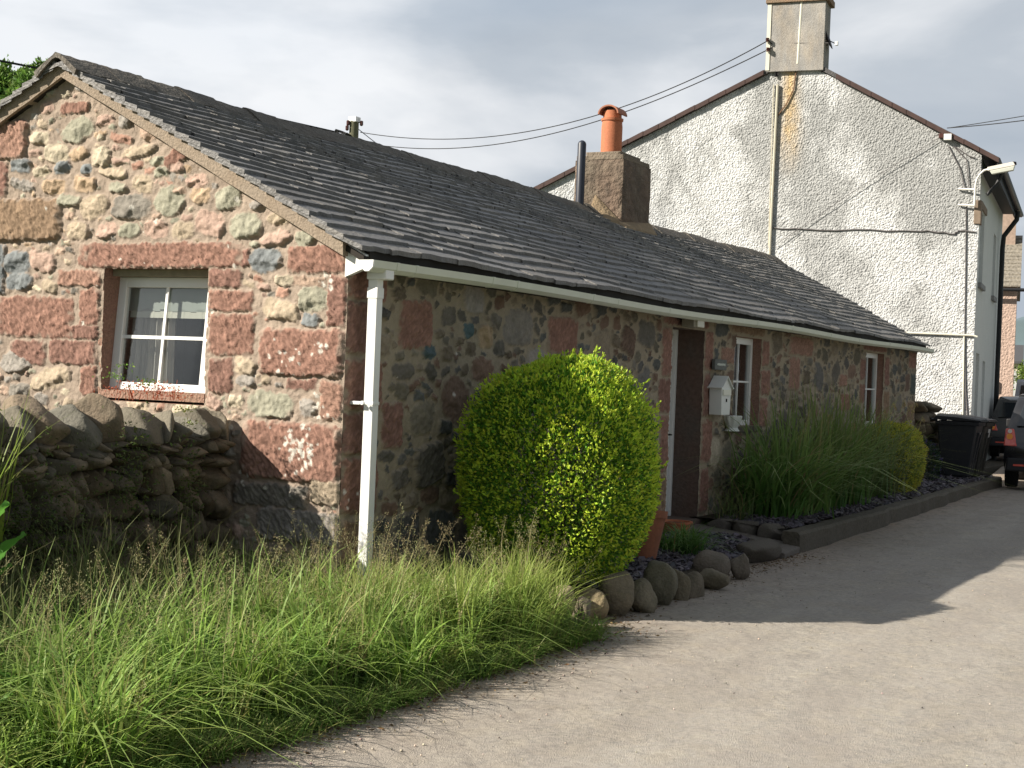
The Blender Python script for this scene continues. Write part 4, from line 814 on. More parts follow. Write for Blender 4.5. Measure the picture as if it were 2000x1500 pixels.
ds = thing('satellite_dish', 'dark satellite dish on the right side of the white chimney', 'satellite dish')
dc = on_gable(1616, 78, -.25); b = MB(); V = []; n = 20; face = Vector((.1, -.75, .25)).normalized(); xx = face.cross(Vector((0, 0, 1))).normalized(); yy = xx.cross(face)
for i in range(6):
    r_ = .22 * i / 5
    for k in range(n): t = 2 * math.pi * k / n; V.append(Vector(dc) + xx * r_ * math.cos(t) + yy * r_ * math.sin(t) * 1.1 + face * (.05 * (i / 5) ** 2))
for i in range(6):
    r_ = .22 * i / 5
    for k in range(n): t = 2 * math.pi * k / n; V.append(Vector(dc) + xx * r_ * math.cos(t) + yy * r_ * math.sin(t) * 1.1 + face * (.05 * (i / 5) ** 2 - .008))
Fq = [(i * n + k, i * n + (k + 1) % n, (i + 1) * n + (k + 1) % n, (i + 1) * n + k) for i in range(5) for k in range(n)]; Fq += [tuple(q + 6 * n for q in f[::-1]) for f in Fq] + [(5 * n + k, 5 * n + (k + 1) % n, 11 * n + (k + 1) % n, 11 * n + k) for k in range(n)]
b.add(V, Fq); b.build('reflector', mat('dish_grey', (.10, .10, .12), .6), ds, smooth=True)
l0 = on_gable(1634, 86, 0.0); b = MB(); b.tube([tuple(dc), tuple(l0)], .012); b.tube([tuple(dc), tuple(Vector(dc) - face * .15 + Vector((0, .1, 0)))], .02); b.build('arm', mat('black_iron'), ds, auto=True)
b = MB(); b.box(tuple(l0 - .035), tuple(l0 + np.array([.035, .035, .06]))); b.build('receiver', white_pvc, ds, bevel=.01); rebase(ds, dc)

lamp = thing('street_lamp', 'white street lamp on a curved bracket at the corner of the white house', 'street lamp')
lw = mat('lamp_paint', (.74, .72, .66), .5)
c0 = on_gable(1903, 402, .12); c1_ = on_gable(1905, 362, .12)
b = MB(); pts = [c0, c0 * .5 + c1_ * .5, c1_, on_gable(1908, 350, .12), on_gable(1914, 340, .13), on_gable(1922, 333, .14), on_gable(1932, 330, .15)]; b.tube(pts, .024, 10); b.build('arm', lw, lamp, auto=True)
for py in (370, 401):
    b = MB(); b.tube([on_gable(1872, py - 1, .05), on_gable(1903, py, .12)], .022, 8); b.build('bracket', lw, lamp, auto=True)
h0 = np.array(on_gable(1929, 331, .15)); hd_ = np.array(on_gable(1983, 322, .15)) - h0; Lh = np.linalg.norm(hd_); hx = Vector(hd_ / Lh); hy = Vector(wd_); hz = hx.cross(hy); hz = hz if hz.z > 0 else -hz
MH = Matrix.Translation(Vector(h0)) @ Matrix(((hx.x, hy.x, hz.x, 0), (hx.y, hy.y, hz.y, 0), (hx.z, hy.z, hz.z, 0), (0, 0, 0, 1)))
def mapm(P): return [tuple(MH @ Vector(p)) for p in P]
b = MB(); b.hexa(mapm([(0, -.07, -.04), (0, .07, -.04), (Lh, .09, -.02), (Lh, -.09, -.02)][::-1] + [(0, -.04, .05), (0, .04, .05), (Lh * .95, .05, .075), (Lh * .95, -.05, .075)][::-1])); b.build('lamp_housing', mat('lamp_housing_grey', (.50, .47, .42), .5), lamp, bevel=.012)
b = MB(); b.hexa(mapm([(.08, -.06, -.13), (.08, .06, -.13), (Lh - .05, .07, -.12), (Lh - .05, -.07, -.12)][::-1] + [(.04, -.07, -.045), (.04, .07, -.045), (Lh - .01, .085, -.025), (Lh - .01, -.085, -.025)][::-1])); b.build('diffuser', mat('lamp_diffuser', (.60, .62, .55), .25, spec=.6), lamp, bevel=.012)
b = MB(); b.hexa(mapm([(Lh - .03, -.04, -.0), (Lh - .03, .04, -.0), (Lh + .03, .04, .0), (Lh + .03, -.04, .0)][::-1] + [(Lh - .05, -.04, .085), (Lh - .05, .04, .085), (Lh + .03, .04, .06), (Lh + .03, -.04, .06)][::-1])); b.build('photocell', mat('black_iron'), lamp, bevel=.006); rebase(lamp, c0)

# ================================================================== HOUSES BEYOND
pk = thing('pink_house', 'pink roughcast house with pale slate roof beyond the white house', 'house')
pc_ = at_depth(1985, 600, 51.5); ax = np.array([math.sin(TH - R(-0)), 0, 0]); fwd = np.array([math.cos(TH - R(20)), math.sin(TH - R(20)), 0]); fwd = np.array([math.cos(R(9)), math.sin(R(9)), 0]); lft = np.array([-fwd[1], fwd[0], 0])
def PP(u, v, z): return tuple(np.array([pc_[0], pc_[1], 0]) + KH * (lft * u + fwd * v + np.array([0, 0, z])) + np.array([0, 0, EYE * (1 - KH)]))
b = MB(); pts = [PP(0, 0, -.3), PP(0, 0, 5.2), PP(0, 2.8, 6.9), PP(0, 5.6, 5.2), PP(0, 5.6, -.3)]; b.prism(pts, tuple(lft * 9)); b.build('wall', mat('pink_roughcast', (.55, .41, .34), .92, var=[(6, .35, (.48, .36, .29)), (14, .35, None)], bump=[(14, .05, 4)]), pk)
b = MB(); rs = mat('pale_slate', (.30, .27, .22), .75, var=[(2.2, .6, (.20, .18, .15), (1, 1, 5)), (14, .5, None)], bump=[(9, .05, 4)])
for k in range(14):
    t0, t1 = k / 14, (k + 1) / 14 + .02; v0, v1 = -.25 + 3.05 * t0, -.25 + 3.05 * t1; z0, z1 = 5.08 + 1.86 * t0, 5.08 + 1.86 * t1
    b.prism([PP(-.1, v0, z0 + .05), PP(-.1, v1, z1 + .01), PP(-.1, v1, z1 + .05), PP(-.1, v0, z0 + .10)], tuple(lft * 9.2))
b.prism([PP(-.1, 2.8, 6.93), PP(-.1, 5.9, 5.05), PP(-.1, 5.9, 5.12), PP(-.1, 2.8, 7.0)], tuple(lft * 9.2)); prf = b.build('roof', rs, pk)
b = MB(); b.tube([PP(-.25, -.3, 5.03), PP(8.2, -.3, 5.03)], .06, 8); b.build('gutter', black_plastic, pk, auto=True)
b = MB(); b.prism([PP(.12, 2.2, 6.0), PP(.12, 2.9, 6.0), PP(.12, 2.9, 7.85), PP(.12, 2.2, 7.85)], tuple(lft * .47)); pch = b.build('chimney', mat('pink_chimney', (.40, .30, .24), .9, var=[(10, .4, None)]), prf)
b = MB(); b.prism([PP(.06, 2.13, 7.85), PP(.06, 2.97, 7.85), PP(.06, 2.97, 7.97), PP(.06, 2.13, 7.97)], tuple(lft * .6)); b.build('capping', mat('brown_stone'), pch)
b = MB(); b.lathe([(.16, 7.97 * KH), (.14, 8.42 * KH), (.17, 8.46 * KH), (.17, 8.54 * KH), (.11, 8.54 * KH)], PP(.42, 2.4, 0), 16); b.build('chimney_pot', terr, pch, auto=True)
b = MB(); b.tube([PP(.45, -.05, 2.2), PP(.45, -.05, 1.9), PP(3, -.05, 1.9)], .035, 6); b.build('wall_pipe', mat('brown_pipe', (.14, .10, .07), .7), pk, auto=True)

bg_ = thing('bungalow', 'small cream bungalow far down the road at the right edge', 'bungalow')
bp = at_depth(1991, 740, 95); 
def BP(u, v, z): return tuple(np.array([bp[0], bp[1], 0]) + np.array([-math.sin(R(9)), math.cos(R(9)), 0]) * u + np.array([math.cos(R(9)), math.sin(R(9)), 0]) * v + np.array([0, 0, z]))
b = MB(); b.prism([BP(0, 0, -.2), BP(0, 0, 4.0), BP(0, 3, 5.0), BP(0, 6, 4.0), BP(0, 6, -.2)], tuple(np.array(BP(6, 0, 0)) - np.array(BP(0, 0, 0)))); b.build('wall', mat('cream_render', (.70, .64, .46), .85, var=[(3, .2, None)]), bg_)
b = MB(); b.prism([BP(-.2, -.3, 3.85), BP(-.2, 3, 5.0), BP(-.2, 6.3, 3.85), BP(-.2, 6.3, 4.0), BP(-.2, 3, 5.15), BP(-.2, -.3, 4.0)], tuple(1.07 * (np.array(BP(6, 0, 0)) - np.array(BP(0, 0, 0))))); b.build('roof', mat('dark_slate', (.07, .07, .075), .7), bg_)
b = MB(); b.prism([BP(.15, -.02, 1.2), BP(.65, -.02, 1.2), BP(.65, -.02, 3.4), BP(.15, -.02, 3.4)], (.02, 0, 0)); b.build('window', mat('dim_glass'), bg_)

# ================================================================== VEHICLES
def vehicle(name, label, cat, L_, Wd, Hh, paint, pos, yaw, boxy=.0, lamp_h=.62, lamps='tall', zoff=0):
    """rear axle end at local x=0, nose at +x; origin on the road under the rear bumper centre"""
    t = thing(name, label, cat); M = Matrix.Translation(Vector(pos)) @ Matrix.Rotation(yaw, 4, 'Z'); hw = Wd / 2; H = Hh
    def half(z): 
        q = z / H
        return hw * (1 - .04 * max(0, .28 - q) / .28) if q < .55 else hw * (1 - .24 * ((q - .55) / .45) ** 1.15 * (1 - .6 * boxy))
    prof = [(.12, .20), (.0, .30), (-.02, .42), (.03, .50), (.10, .58), (.14, .64), (.34, .93), (.50, .985), (1.2, 1.0), (2.2, .985), (2.75, .93), (3.35, .68), (3.45, .63), (L_ - .35, .56), (L_ - .08, .46), (L_, .36), (L_ - .05, .2)]
    if boxy: prof = [(.05, .14), (.0, .22), (-.02, .35), (.0, .5), (.03, .62), (.10, .95), (.22, .995), (1.5, 1.0), (L_ - 1.6, .985), (L_ - .75, .62), (L_ - .1, .50), (L_, .36), (L_ - .02, .16)]
    prof = [(x, z * H) for x, z in prof]
    ws = [-1, -.93, -.5, .0, .5, .93, 1]; V = []; n = len(prof)
    for k in ws:
        for x, z in prof:
            bulge = .055 * (1 - abs(k) ** 3); ex = bulge * (-1 if x < L_ / 2 else 1) if (x < .6 or x > L_ - .6) else 0
            zz = z + (.02 * (1 - k * k) if z > .9 * H else 0); e = .015 if abs(k) == 1 else 0
            V.append((x + ex + (e if x < 1 else -e), half(z) * k, zz))
    Fq = [(i * n + j, (i + 1) * n + j, (i + 1) * n + (j + 1) % n, i * n + (j + 1) % n) for i in range(len(ws) - 1) for j in range(n)]
    b = MB(); b.add(V, Fq); cxv = []
    # sides as strips between lower and upper profile points
    b.add([V[j] for j in range(n)], [tuple(range(n))]); b.add([V[(len(ws) - 1) * n + j] for j in range(n)], [tuple(range(n - 1, -1, -1))])
    b.v = [tuple(M @ Vector(v)) for v in b.v]; b.build('body', paint, t, auto=True)
    gl = mat('car_glass', (.02, .025, .03), .05, spec=.9); rub = mat('tyre_rubber', (.015, .015, .016), .8)
    def P(p): return tuple(M @ Vector(p))
    def lerp_prof(z, side=0):  # rear x at height z
        for i in range(n - 1):
            if prof[i][1] <= z <= prof[i + 1][1] and prof[i][0] < L_ / 2: 
                f = (z - prof[i][1]) / (prof[i + 1][1] - prof[i][1] + 1e-6); return prof[i][0] * (1 - f) + prof[i + 1][0] * f
        return 0
    z0, z1 = (.66 * H, .90 * H); x0, x1 = lerp_prof(z0), lerp_prof(z1); b = MB()
    b.hexa([P(q) for q in [(x0 - .075, -half(z0) * .82, z0), (x0 - .03, -half(z0) * .82, z0), (x0 - .03, half(z0) * .82, z0), (x0 - .075, half(z0) * .82, z0), (x1 - .075, -half(z1) * .8, z1), (x1 - .03, -half(z1) * .8, z1), (x1 - .03, half(z1) * .8, z1), (x1 - .075, half(z1) * .8, z1)]]); b.build('rear_window', gl, t, bevel=.01)
    for s in (-1, 1):
        for (xa, xb, xc, xd) in (((.62, 1.55, 1.5, .72), (1.65, 2.75, 2.35, 1.6)) if not boxy else ((L_ - 2.1, L_ - 1.15, L_ - 1.5, L_ - 2.1),)):
            za, zb = .66 * H, .91 * H; b = MB(); b.prism([P((xa, s * (half(za) + .006), za)), P((xb, s * (half(za) + .006), za)), P((xc, s * (half(zb) + .01), zb)), P((xd, s * (half(zb) + .01), zb))], tuple(M.to_3x3() @ Vector((0, -s * .02, 0)))); b.build('side_window', gl, t)
        zl0, zl1 = ((.45, .63) if lamps == 'tall' else (.44, .54)); zl0 *= H; zl1 *= H; xl0, xl1 = lerp_prof(zl0), lerp_prof(zl1); ho = half(zl0)
        for nm, a0, a1, mt in (('tail_lamp', 0, 1, 'red'),):
            lm = mat('lamp_red', (.55, .03, .02), .15, spec=.9, var=[(9, .3, (.8, .3, .2))]); b = MB()
            b.hexa([P(q) for q in [(xl0 - .035, s * ho * .74, zl0), (xl0 - .02, s * (ho + .012), zl0), (xl0 + .28, s * (ho + .014), zl0 + .04), (xl0 + .05, s * ho * .74, zl0)][::(1 if s > 0 else -1)] + [(xl1 - .035, s * ho * .82, zl1), (xl1 - .01, s * (ho * .99), zl1), (xl1 + .2, s * (ho + .005), zl1), (xl1 + .05, s * ho * .82, zl1)][::(1 if s > 0 else -1)]])
            lo = b.build('tail_lamp', lm, t, bevel=.02)
            for fz, cc, nn in ((.55, (.85, .30, .04), 'indicator_lens'), (.86, (.7, .62, .58), 'clear_lens')):
                zc = zl0 + (zl1 - zl0) * fz; xc_ = lerp_prof(zc); b = MB(); q0 = P((xc_ - .052, s * ho * .90, zc)); b.v = []; r0 = .058 if fz < .6 else .04
                ring = [(xc_ - .05 + (.01 if k_ else 0), s * ho * .90 + s * r0 * math.cos(a) * 1.0, zc + r0 * math.sin(a)) for k_ in (0,) for a in np.linspace(0, 2 * math.pi, 15)[:-1]]; b.add([P(v) for v in ring] + [P((v[0] + .03, v[1], v[2])) for v in ring], [tuple(range(14)), tuple(range(27, 13, -1))] + [(i, i + 14, (i + 1) % 14 + 14, (i + 1) % 14) for i in range(14)])
                b.build(nn, mat(nn, cc, .12, spec=.9), lo)
    b = MB(); b.hexa([P(q) for q in [(-.09, -hw * .96, .19 * H), (.25, -hw * 1.0, .19 * H), (.25, hw * 1.0, .19 * H), (-.09, hw * .96, .19 * H), (-.08, -hw * .93, .33 * H), (.25, -hw * .99, .33 * H), (.25, hw * .99, .33 * H), (-.08, hw * .93, .33 * H)]]); b.build('rear_bumper', mat('bumper_black', (.018, .018, .02), .55), t, bevel=.03)
    b = MB(); b.prism([P((-.085, -.26, .36 * H)), P((-.085, .26, .36 * H)), P((-.085, .26, .43 * H)), P((-.085, -.26, .43 * H))], tuple(M.to_3x3() @ Vector((.012, 0, 0)))); b.build('number_plate', mat('plate_yellow', (.62, .48, .06), .5), t)
    b = MB(); b.prism([P((-.095, -hw * .8, .245 * H)), P((-.095, -hw * .45, .245 * H)), P((-.095, -hw * .45, .265 * H)), P((-.095, -hw * .8, .265 * H))], tuple(M.to_3x3() @ Vector((.012, 0, 0)))); b.prism([P((-.095, hw * .8, .245 * H)), P((-.095, hw * .45, .245 * H)), P((-.095, hw * .45, .265 * H)), P((-.095, hw * .8, .265 * H))], tuple(M.to_3x3() @ Vector((.012, 0, 0)))); b.build('reflector_strip', mat('lamp_red'), t)
    rw = .35 if Hh > 1.6 else .31
    for x in (.78, L_ - .85):
        for s in (-1, 1):
            prt = [(rw * .62, -.11), (rw * .95, -.115), (rw, -.08), (rw, .08), (rw * .95, .115), (rw * .62, .11)]; b = MB(); N_ = 28
            for (r_, y_) in prt: b.v += [P((x + r_ * math.cos(2 * math.pi * k / N_), s * (hw - .11) + y_, rw + r_ * math.sin(2 * math.pi * k / N_))) for k in range(N_)]; b.c += [b.cc] * N_
            b.f = [(i * N_ + k, i * N_ + (k + 1) % N_, ((i + 1) % 6) * N_ + (k + 1) % N_, ((i + 1) % 6) * N_ + k) for i in range(6) for k in range(N_)]
            whl = b.build('wheel', rub, t, auto=True); b = MB(); V = []
            for y_ in (-.07, .09): V += [P((x + rw * .62 * math.cos(2 * math.pi * k / N_), s * (hw - .11) + s * y_, rw + rw * .62 * math.sin(2 * math.pi * k / N_))) for k in range(N_)]
            b.add(V, [tuple(range(N_)), tuple(range(2 * N_ - 1, N_ - 1, -1))] + [(k, k + N_, (k + 1) % N_ + N_, (k + 1) % N_) for k in range(N_)]); b.build('rim', mat('alloy', (.45, .45, .46), .35, metal=.8), whl, auto=True)
        b = MB()
    for s in (-1, 1):
        b = MB(); b.hexa([P(q) for q in [(L_ - 1.75, s * (hw - .05), .62 * H), (L_ - 1.6, s * (hw - .05), .62 * H), (L_ - 1.62, s * (hw + .18), .62 * H), (L_ - 1.74, s * (hw + .18), .62 * H)][::(-1 if s < 0 else 1)] + [(L_ - 1.75, s * (hw - .05), .72 * H), (L_ - 1.6, s * (hw - .05), .72 * H), (L_ - 1.62, s * (hw + .18), .71 * H), (L_ - 1.74, s * (hw + .18), .71 * H)][::(-1 if s < 0 else 1)]]); b.build('door_mirror', mat('bumper_black'), t, bevel=.02)
    return rebase(t, pos)
def paint(name, c, r=.25):
    m = mat(name, c, r, spec=.6); m.node_tree.nodes['Principled BSDF'].inputs['Coat Weight'].default_value = .7; return m
rc_ = at_depth(1960, 900, 28.6); yawc = A63 + R(-1); hwv = .92
off = np.array([math.sin(yawc), -math.cos(yawc), 0]) * hwv; sp = np.array([rc_[0], rc_[1], 0]) + off
vehicle('parked_suv', 'black off-roader with lit amber tail lamp parked nearest at the right edge', 'off-roader', 4.6, 1.84, 1.84, paint('black_paint', (.012, .012, .014)), (sp[0], sp[1], float(road_z(sp[0])) + .02), yawc)
c2 = at_depth(1932, 850, 39); o2 = np.array([math.sin(A63), -math.cos(A63), 0]) * .85; s2 = np.array([c2[0], c2[1], 0]) + o2
vehicle('parked_car', 'dark hatchback with a pale rear window and red lamps beside the white house', 'car', 4.2, 1.7, 1.62, paint('charcoal_paint', (.03, .028, .03)), (s2[0], s2[1], float(road_z(s2[0])) + .12), A63, lamps='low')
c3 = at_depth(1980, 760, 56); s3 = np.array([c3[0], c3[1], 0])
vehicle('parked_van', 'pale blue white van parked in front of the bungalow', 'van', 5.2, 1.95, 2.25, paint('pale_van_paint', (.52, .58, .66), .35), (s3[0] + .3, s3[1] - .95, .16), A63, boxy=1.)

# ================================================================== WHEELIE BINS
def wheelie_bin(lab, x, y, z, yaw, mtl, lidm, marks):
    t = thing('wheelie_bin', lab, 'wheelie bin', 'wheelie bins at the end of the raised bed'); M = Matrix.Translation((x, y, z)) @ Matrix.Rotation(yaw, 4, 'Z') @ Matrix.Scale(1.13, 4)
    def P(p): return tuple(M @ Vector(p))
    # front faces -y; widening towards the top
    b = MB(); w0, w1, d0, d1, h = .235, .285, (-.24, .22), (-.37, .30), .98
    b.hexa([P(q) for q in [(-w0, d0[0], .05), (w0, d0[0], .05), (w0, d0[1], .05), (-w0, d0[1], .05), (-w1, d1[0], h), (w1, d1[0], h), (w1, d1[1], h), (-w1, d1[1], h)]]); body = b.build('body', mtl, t, bevel=.03)
    b = MB(); b.hexa([P(q) for q in [(-w1 - .015, d1[0] - .02, h - .07), (w1 + .015, d1[0] - .02, h - .07), (w1 + .015, d1[1] + .02, h - .07), (-w1 - .015, d1[1] + .02, h - .07), (-w1 - .02, d1[0] - .03, h + .0), (w1 + .02, d1[0] - .03, h + .0), (w1 + .02, d1[1] + .03, h), (-w1 - .02, d1[1] + .03, h)]]); b.build('rim', mtl, body, bevel=.012)
    for s in (-1, 1):
        b = MB(); b.hexa([P(q) for q in [(s * .09 - .03, d0[0] - .012, .12), (s * .09 + .03, d0[0] - .012, .12), (s * .09 + .03, d0[0] + .05, .12), (s * .09 - .03, d0[0] + .05, .12), (s * .12 - .03, d1[0] - .012, .8), (s * .12 + .03, d1[0] - .012, .8), (s * .12 + .03, d1[0] + .05, .8), (s * .12 - .03, d1[0] + .05, .8)]]); b.build('rib', mtl, body, bevel=.008)
    b = MB(); N_ = 9; V = []
    for i in range(N_):
        u = -1 + 2 * i / (N_ - 1)
        for (yy, zz) in ((d1[0] - .06, h + .012), (d1[0] - .05, h + .045), (-.05, h + .085 + .02 * (1 - u * u)), (d1[1] + .0, h + .10 + .02 * (1 - u * u)), (d1[1] + .05, h + .05), (d1[1] + .05, h + .012)): V.append(P((u * (w1 + .035), yy, zz - (.02 if abs(u) == 1 else 0) * (zz > h + .03))))
    b.add(V, [(i * 6 + j, (i + 1) * 6 + j, (i + 1) * 6 + (j + 1) % 6, i * 6 + (j + 1) % 6) for i in range(N_ - 1) for j in range(6)] + [tuple(range(5, -1, -1)), tuple((N_ - 1) * 6 + j for j in range(6))]); lid = b.build('lid', lidm, t, auto=True)
    b = MB(); b.tube([P((-w1, d1[1] + .10, h + .02)), P((w1, d1[1] + .10, h + .02))], .016, 8); b.tube([P((-w1 + .02, d1[1], h)), P((-w1 + .02, d1[1] + .1, h + .02))], .014, 6); b.tube([P((w1 - .02, d1[1], h)), P((w1 - .02, d1[1] + .1, h + .02))], .014, 6); b.build('handle', mtl, t, auto=True)
    for s in (-1, 1):
        b = MB(); b.tube([P((s * .25 - .025, .24, .1)), P((s * .25 + .025, .24, .1))], .1, 20); b.build('wheel', mat('tyre_rubber'), t, auto=True)
    if marks == 'number':
        b = MB(); 
        for dx in (-.05, .03): b.hexa([P(q) for q in [(dx, -.352, .72), (dx + .03, -.352, .72), (dx + .03, -.34, .72), (dx, -.34, .72), (dx, -.372, .86), (dx + .03, -.372, .86), (dx + .03, -.36, .86), (dx, -.36, .86)]])
        b.build('number_sticker', mat('sticker_white', (.75, .75, .72), .6), body)
    else:
        b = MB(); b.hexa([P(q) for q in [(-.06, -.353, .76), (.06, -.353, .76), (.06, -.34, .76), (-.06, -.34, .76), (-.06, -.361, .80), (.06, -.361, .80), (.06, -.35, .80), (-.06, -.35, .80)]]); b.build('crest_mark', mat('mark_grey', (.35, .33, .31), .6), body)
    return rebase(t, (x, y, z))
bm1 = mat('bin_black', (.016, .018, .022), .5, spec=.4, var=[(8, .3, (.04, .04, .04))]); bm2 = mat('bin_dark_grey', (.034, .034, .030), .55, spec=.4, var=[(8, .3, (.06, .055, .045))])
xA = on_y(1872, 880, -.74)[0] + .1
wheelie_bin('black wheelie bin with a small crest mark, nearer of the two', xA, -.70, .13, 0, bm1, bm1, 'crest')
wheelie_bin('dark grey wheelie bin with white number stickers, further of the two', xA + .74, -.74, .12, R(-3), bm2, mat('bin_lid_grey', (.075, .06, .055), .5), 'number')

# ================================================================== SMALL THINGS ON THE COTTAGE FRONT
mb_ = thing('letter_box', 'white metal letter box with a gabled lid beside the cottage door', 'letter box')
lx0, lx1, lz0, lz1, ly = 7.66, 8.0, 1.38, 1.71, -.19
def frontbox(b, x0, x1, y0, y1, z0, z1, tap=.0): b.hexa([(x0 + tap, y0, z0), (x1 - tap, y0, z0), (x1 - tap, y1, z0), (x0 + tap, y1, z0), (x0, y0, z1), (x1, y0, z1), (x1, y1, z1), (x0, y1, z1)])
lbm = mat('letter_box_white', (.70, .72, .68), .45, spec=.4)
b = MB(); frontbox(b, lx0, lx1, ly, -.03, lz0, lz1, .02); body = b.build('body', lbm, mb_, bevel=.004)
b = MB(); xm = (lx0 + lx1) / 2; b.prism([(lx0 + .005, ly + .004, lz1), (lx1 - .005, ly + .004, lz1), (xm, ly + .004, lz1 + .13)], (0, -ly - .036, 0)); b.build('pediment', lbm, body)
for s in (-1, 1):
    b = MB(); q = [(xm, lz1 + .15), (xm + s * .12, lz1 + .06), (xm + s * .205, lz1 + .0), (xm + s * .225, lz1 + .01)]; pts = [(x, ly - .02, z) for x, z in q] + [(x, ly - .02, z - .012) for x, z in reversed(q)]; b.prism(pts, (0, -ly + .0, 0)); b.build('lid', lbm, mb_)
b = MB(); frontbox(b, lx0 + .03, lx1 - .03, ly - .014, ly - .002, lz1 - .085, lz1 - .02); b.build('flap', mat('letter_flap', (.74, .74, .62), .5), body); b = MB(); frontbox(b, xm - .008, xm + .008, ly - .012, ly, lz1 - .17, lz1 - .13); b.build('keyhole', mat('black_iron'), body); rebase(mb_, (xm, -.03, lz0))
sg = thing('house_sign', 'small grey slate name sign above the letter box', 'sign'); b = MB(); b.box((7.68, -.085, 1.93), (8.1, -.04, 2.06)); b.build('plate', mat('sign_slate', (.13, .14, .13), .7, var=[(20, .3, None)]), sg, bevel=.006)
b = MB(); x = 7.75; rl = random.Random(2)
while x < 8.04: w_ = rl.uniform(.01, .022); b.box((x, -.090, 1.985 + rl.uniform(-.004, .004)), (x + w_, -.0855, 2.01 + rl.uniform(-.004, .006))); x += w_ + rl.uniform(.004, .01)
b.build('lettering', mat('sign_letter', (.55, .58, .52), .6), sg); rebase(sg, (7.89, -.04, 1.93))
wl = thing('security_light', 'boxy weathered lamp under the gutter above the cottage door', 'wall lamp'); p = on_y(1357, 632, -.16)
b = MB(); b.box((p[0] - .17, -.22, p[2] - .05), (p[0] + .12, -.06, p[2] + .06)); b.build('housing', mat('lamp_box', (.34, .32, .25), .6, var=[(12, .5, (.2, .18, .13))]), wl, bevel=.012)
b = MB(); b.box((p[0] - .12, -.245, p[2] - .045), (p[0] + .10, -.221, p[2] + .05)); b.build('lens', mat('lamp_lens', (.55, .53, .42), .3), wl, bevel=.008); b = MB(); b.box((p[0] - .2, -.1, p[2] + .04), (p[0] + .0, -.02, p[2] + .09)); b.build('bracket', mat('dark_timber'), wl); rebase(wl, (p[0], -.06, p[2]))
# planter hooked on the first window sill
pl = thing('window_ornament', 'white fluted planter on the sill of the first street window', 'planter'); q0 = on_y(1442, 785, -.13)
b = MB(); prof = [(.10, 0), (.12, .01), (.10, .03), (.085, .05), (.10, .08), (.135, .15), (.145, .20), (.13, .205), (.11, .15)]; V = []; N_ = 40
for r_, z_ in prof: V += [(q0[0] + r_ * (1 + .06 * (k % 4 < 2) * (z_ > .06)) * math.cos(2 * math.pi * k / N_) * 1.3, -.06 + r_ * .75 * (1 + .06 * (k % 4 < 2) * (z_ > .06)) * math.sin(2 * math.pi * k / N_), W1[2] - .06 + z_) for k in range(N_)]
b.add(V, [(i * N_ + k, i * N_ + (k + 1) % N_, (i + 1) * N_ + (k + 1) % N_, (i + 1) * N_ + k) for i in range(len(prof) - 1) for k in range(N_)] + [tuple(range(N_ - 1, -1, -1))]); tag(b.build('planter_bowl', mat('planter_white', (.62, .64, .60), .6), pl, auto=True)); rebase(pl, (q0[0], -.06, W1[2]))

# ================================================================== UTILITY POLE AND CABLES
up_ = thing('utility_pole', 'timber pole top with insulators showing above the cottage ridge', 'utility pole'); pd = 46.
pt_, pb2 = at_depth(692, 237, pd), at_depth(688, 300, pd)
b = MB(); b.tube([(pt_[0], pt_[1], -.3), (pt_[0], pt_[1], pt_[2])], [.2, .145], 14); b.build('pole', mat('pole_timber', (.14, .14, .09), .9, var=[(5, .5, None, (4, 4, .4))], bump=[(30, .01, 5)]), up_, auto=True)
b = MB(); b.box((pt_[0] - .14, pt_[1] - .15, pt_[2] - .03), (pt_[0] + .13, pt_[1] + .13, pt_[2] + .13)); b.build('cap', mat('cap_white', (.8, .8, .8), .5), up_, bevel=.01)
for (px, py) in ((680, 240), (706, 241), (678, 250)):
    c = at_depth(px, py, pd - .1); b = MB(); b.lathe([(.03, c[2] - .08), (.055, c[2] - .05), (.055, c[2] + .06), (.03, c[2] + .08)], (c[0], c[1], 0), 10); b.build('insulator', mat('brown_porcelain'), up_, auto=True)
b = MB(); b.tube([at_depth(680, 238, pd), at_depth(706, 240, pd)], .012); b.build('crossarm', mat('black_iron'), up_, auto=True)
rg = random.Random(4); b = MB()
for k in range(7):
    x0 = 655 + k * 4; b.tube([at_depth(x0, 254 + k * 1.2, pd - .15), at_depth(x0 + rg.uniform(-3, 3), 262 + rg.uniform(-3, 4), pd - .2), at_depth(x0 + 9, 262 + k * .8, pd - .1)], .022, 5)
b.tube([at_depth(655, 254, pd - .15), at_depth(668, 258, pd - .15), at_depth(686, 266, pd - .1)], .042, 6); b.build('cable_bundle', cable_m, up_, auto=True); rebase(up_, (pt_[0], pt_[1], 0))
def cable(label, pts, r, d0, d1, n=40):
    xs_ = np.array([p[0] for p in pts], float); ys_ = np.array([p[1] for p in pts], float); q = np.linspace(xs_[0], xs_[-1], n)
    # smooth catenary-like fit
    co = np.polyfit(xs_ - xs_[0], ys_, min(3, len(pts) - 1)); yy = np.polyval(co, q - xs_[0]); P = [at_depth(q[i], yy[i], d0 + (d1 - d0) * i / (n - 1)) for i in range(n)]
    tag(MB().tube(P, r, 6).build('overhead_cable', cable_m, None, auto=True), label, 'cable', 'overhead cables')
dC = 36.2
cable('upper cable sagging from the pole top to the white chimney insulators', [(704, 258), (800, 271), (900, 270), (1000, 261), (1100, 244), (1240, 200), (1370, 146), (1499, 80)], .013, pd, dC)
cable('lower cable sagging from the pole to the white chimney insulators', [(690, 276), (750, 284), (830, 289), (950, 286), (1080, 262), (1200, 223), (1370, 160), (1499, 97)], .013, pd, dC)
cable('thick cable crossing the sky left of the cottage apex to the pole', [(-1200, -40), (-400, 50), (0, 118), (110, 137), (300, 180), (530, 236), (660, 255)], .032, 30, pd)
cable('straight stay wire dropping from the pole behind the ridge', [(701, 253), (730, 276), (775, 308)], .012, pd, pd + 2)
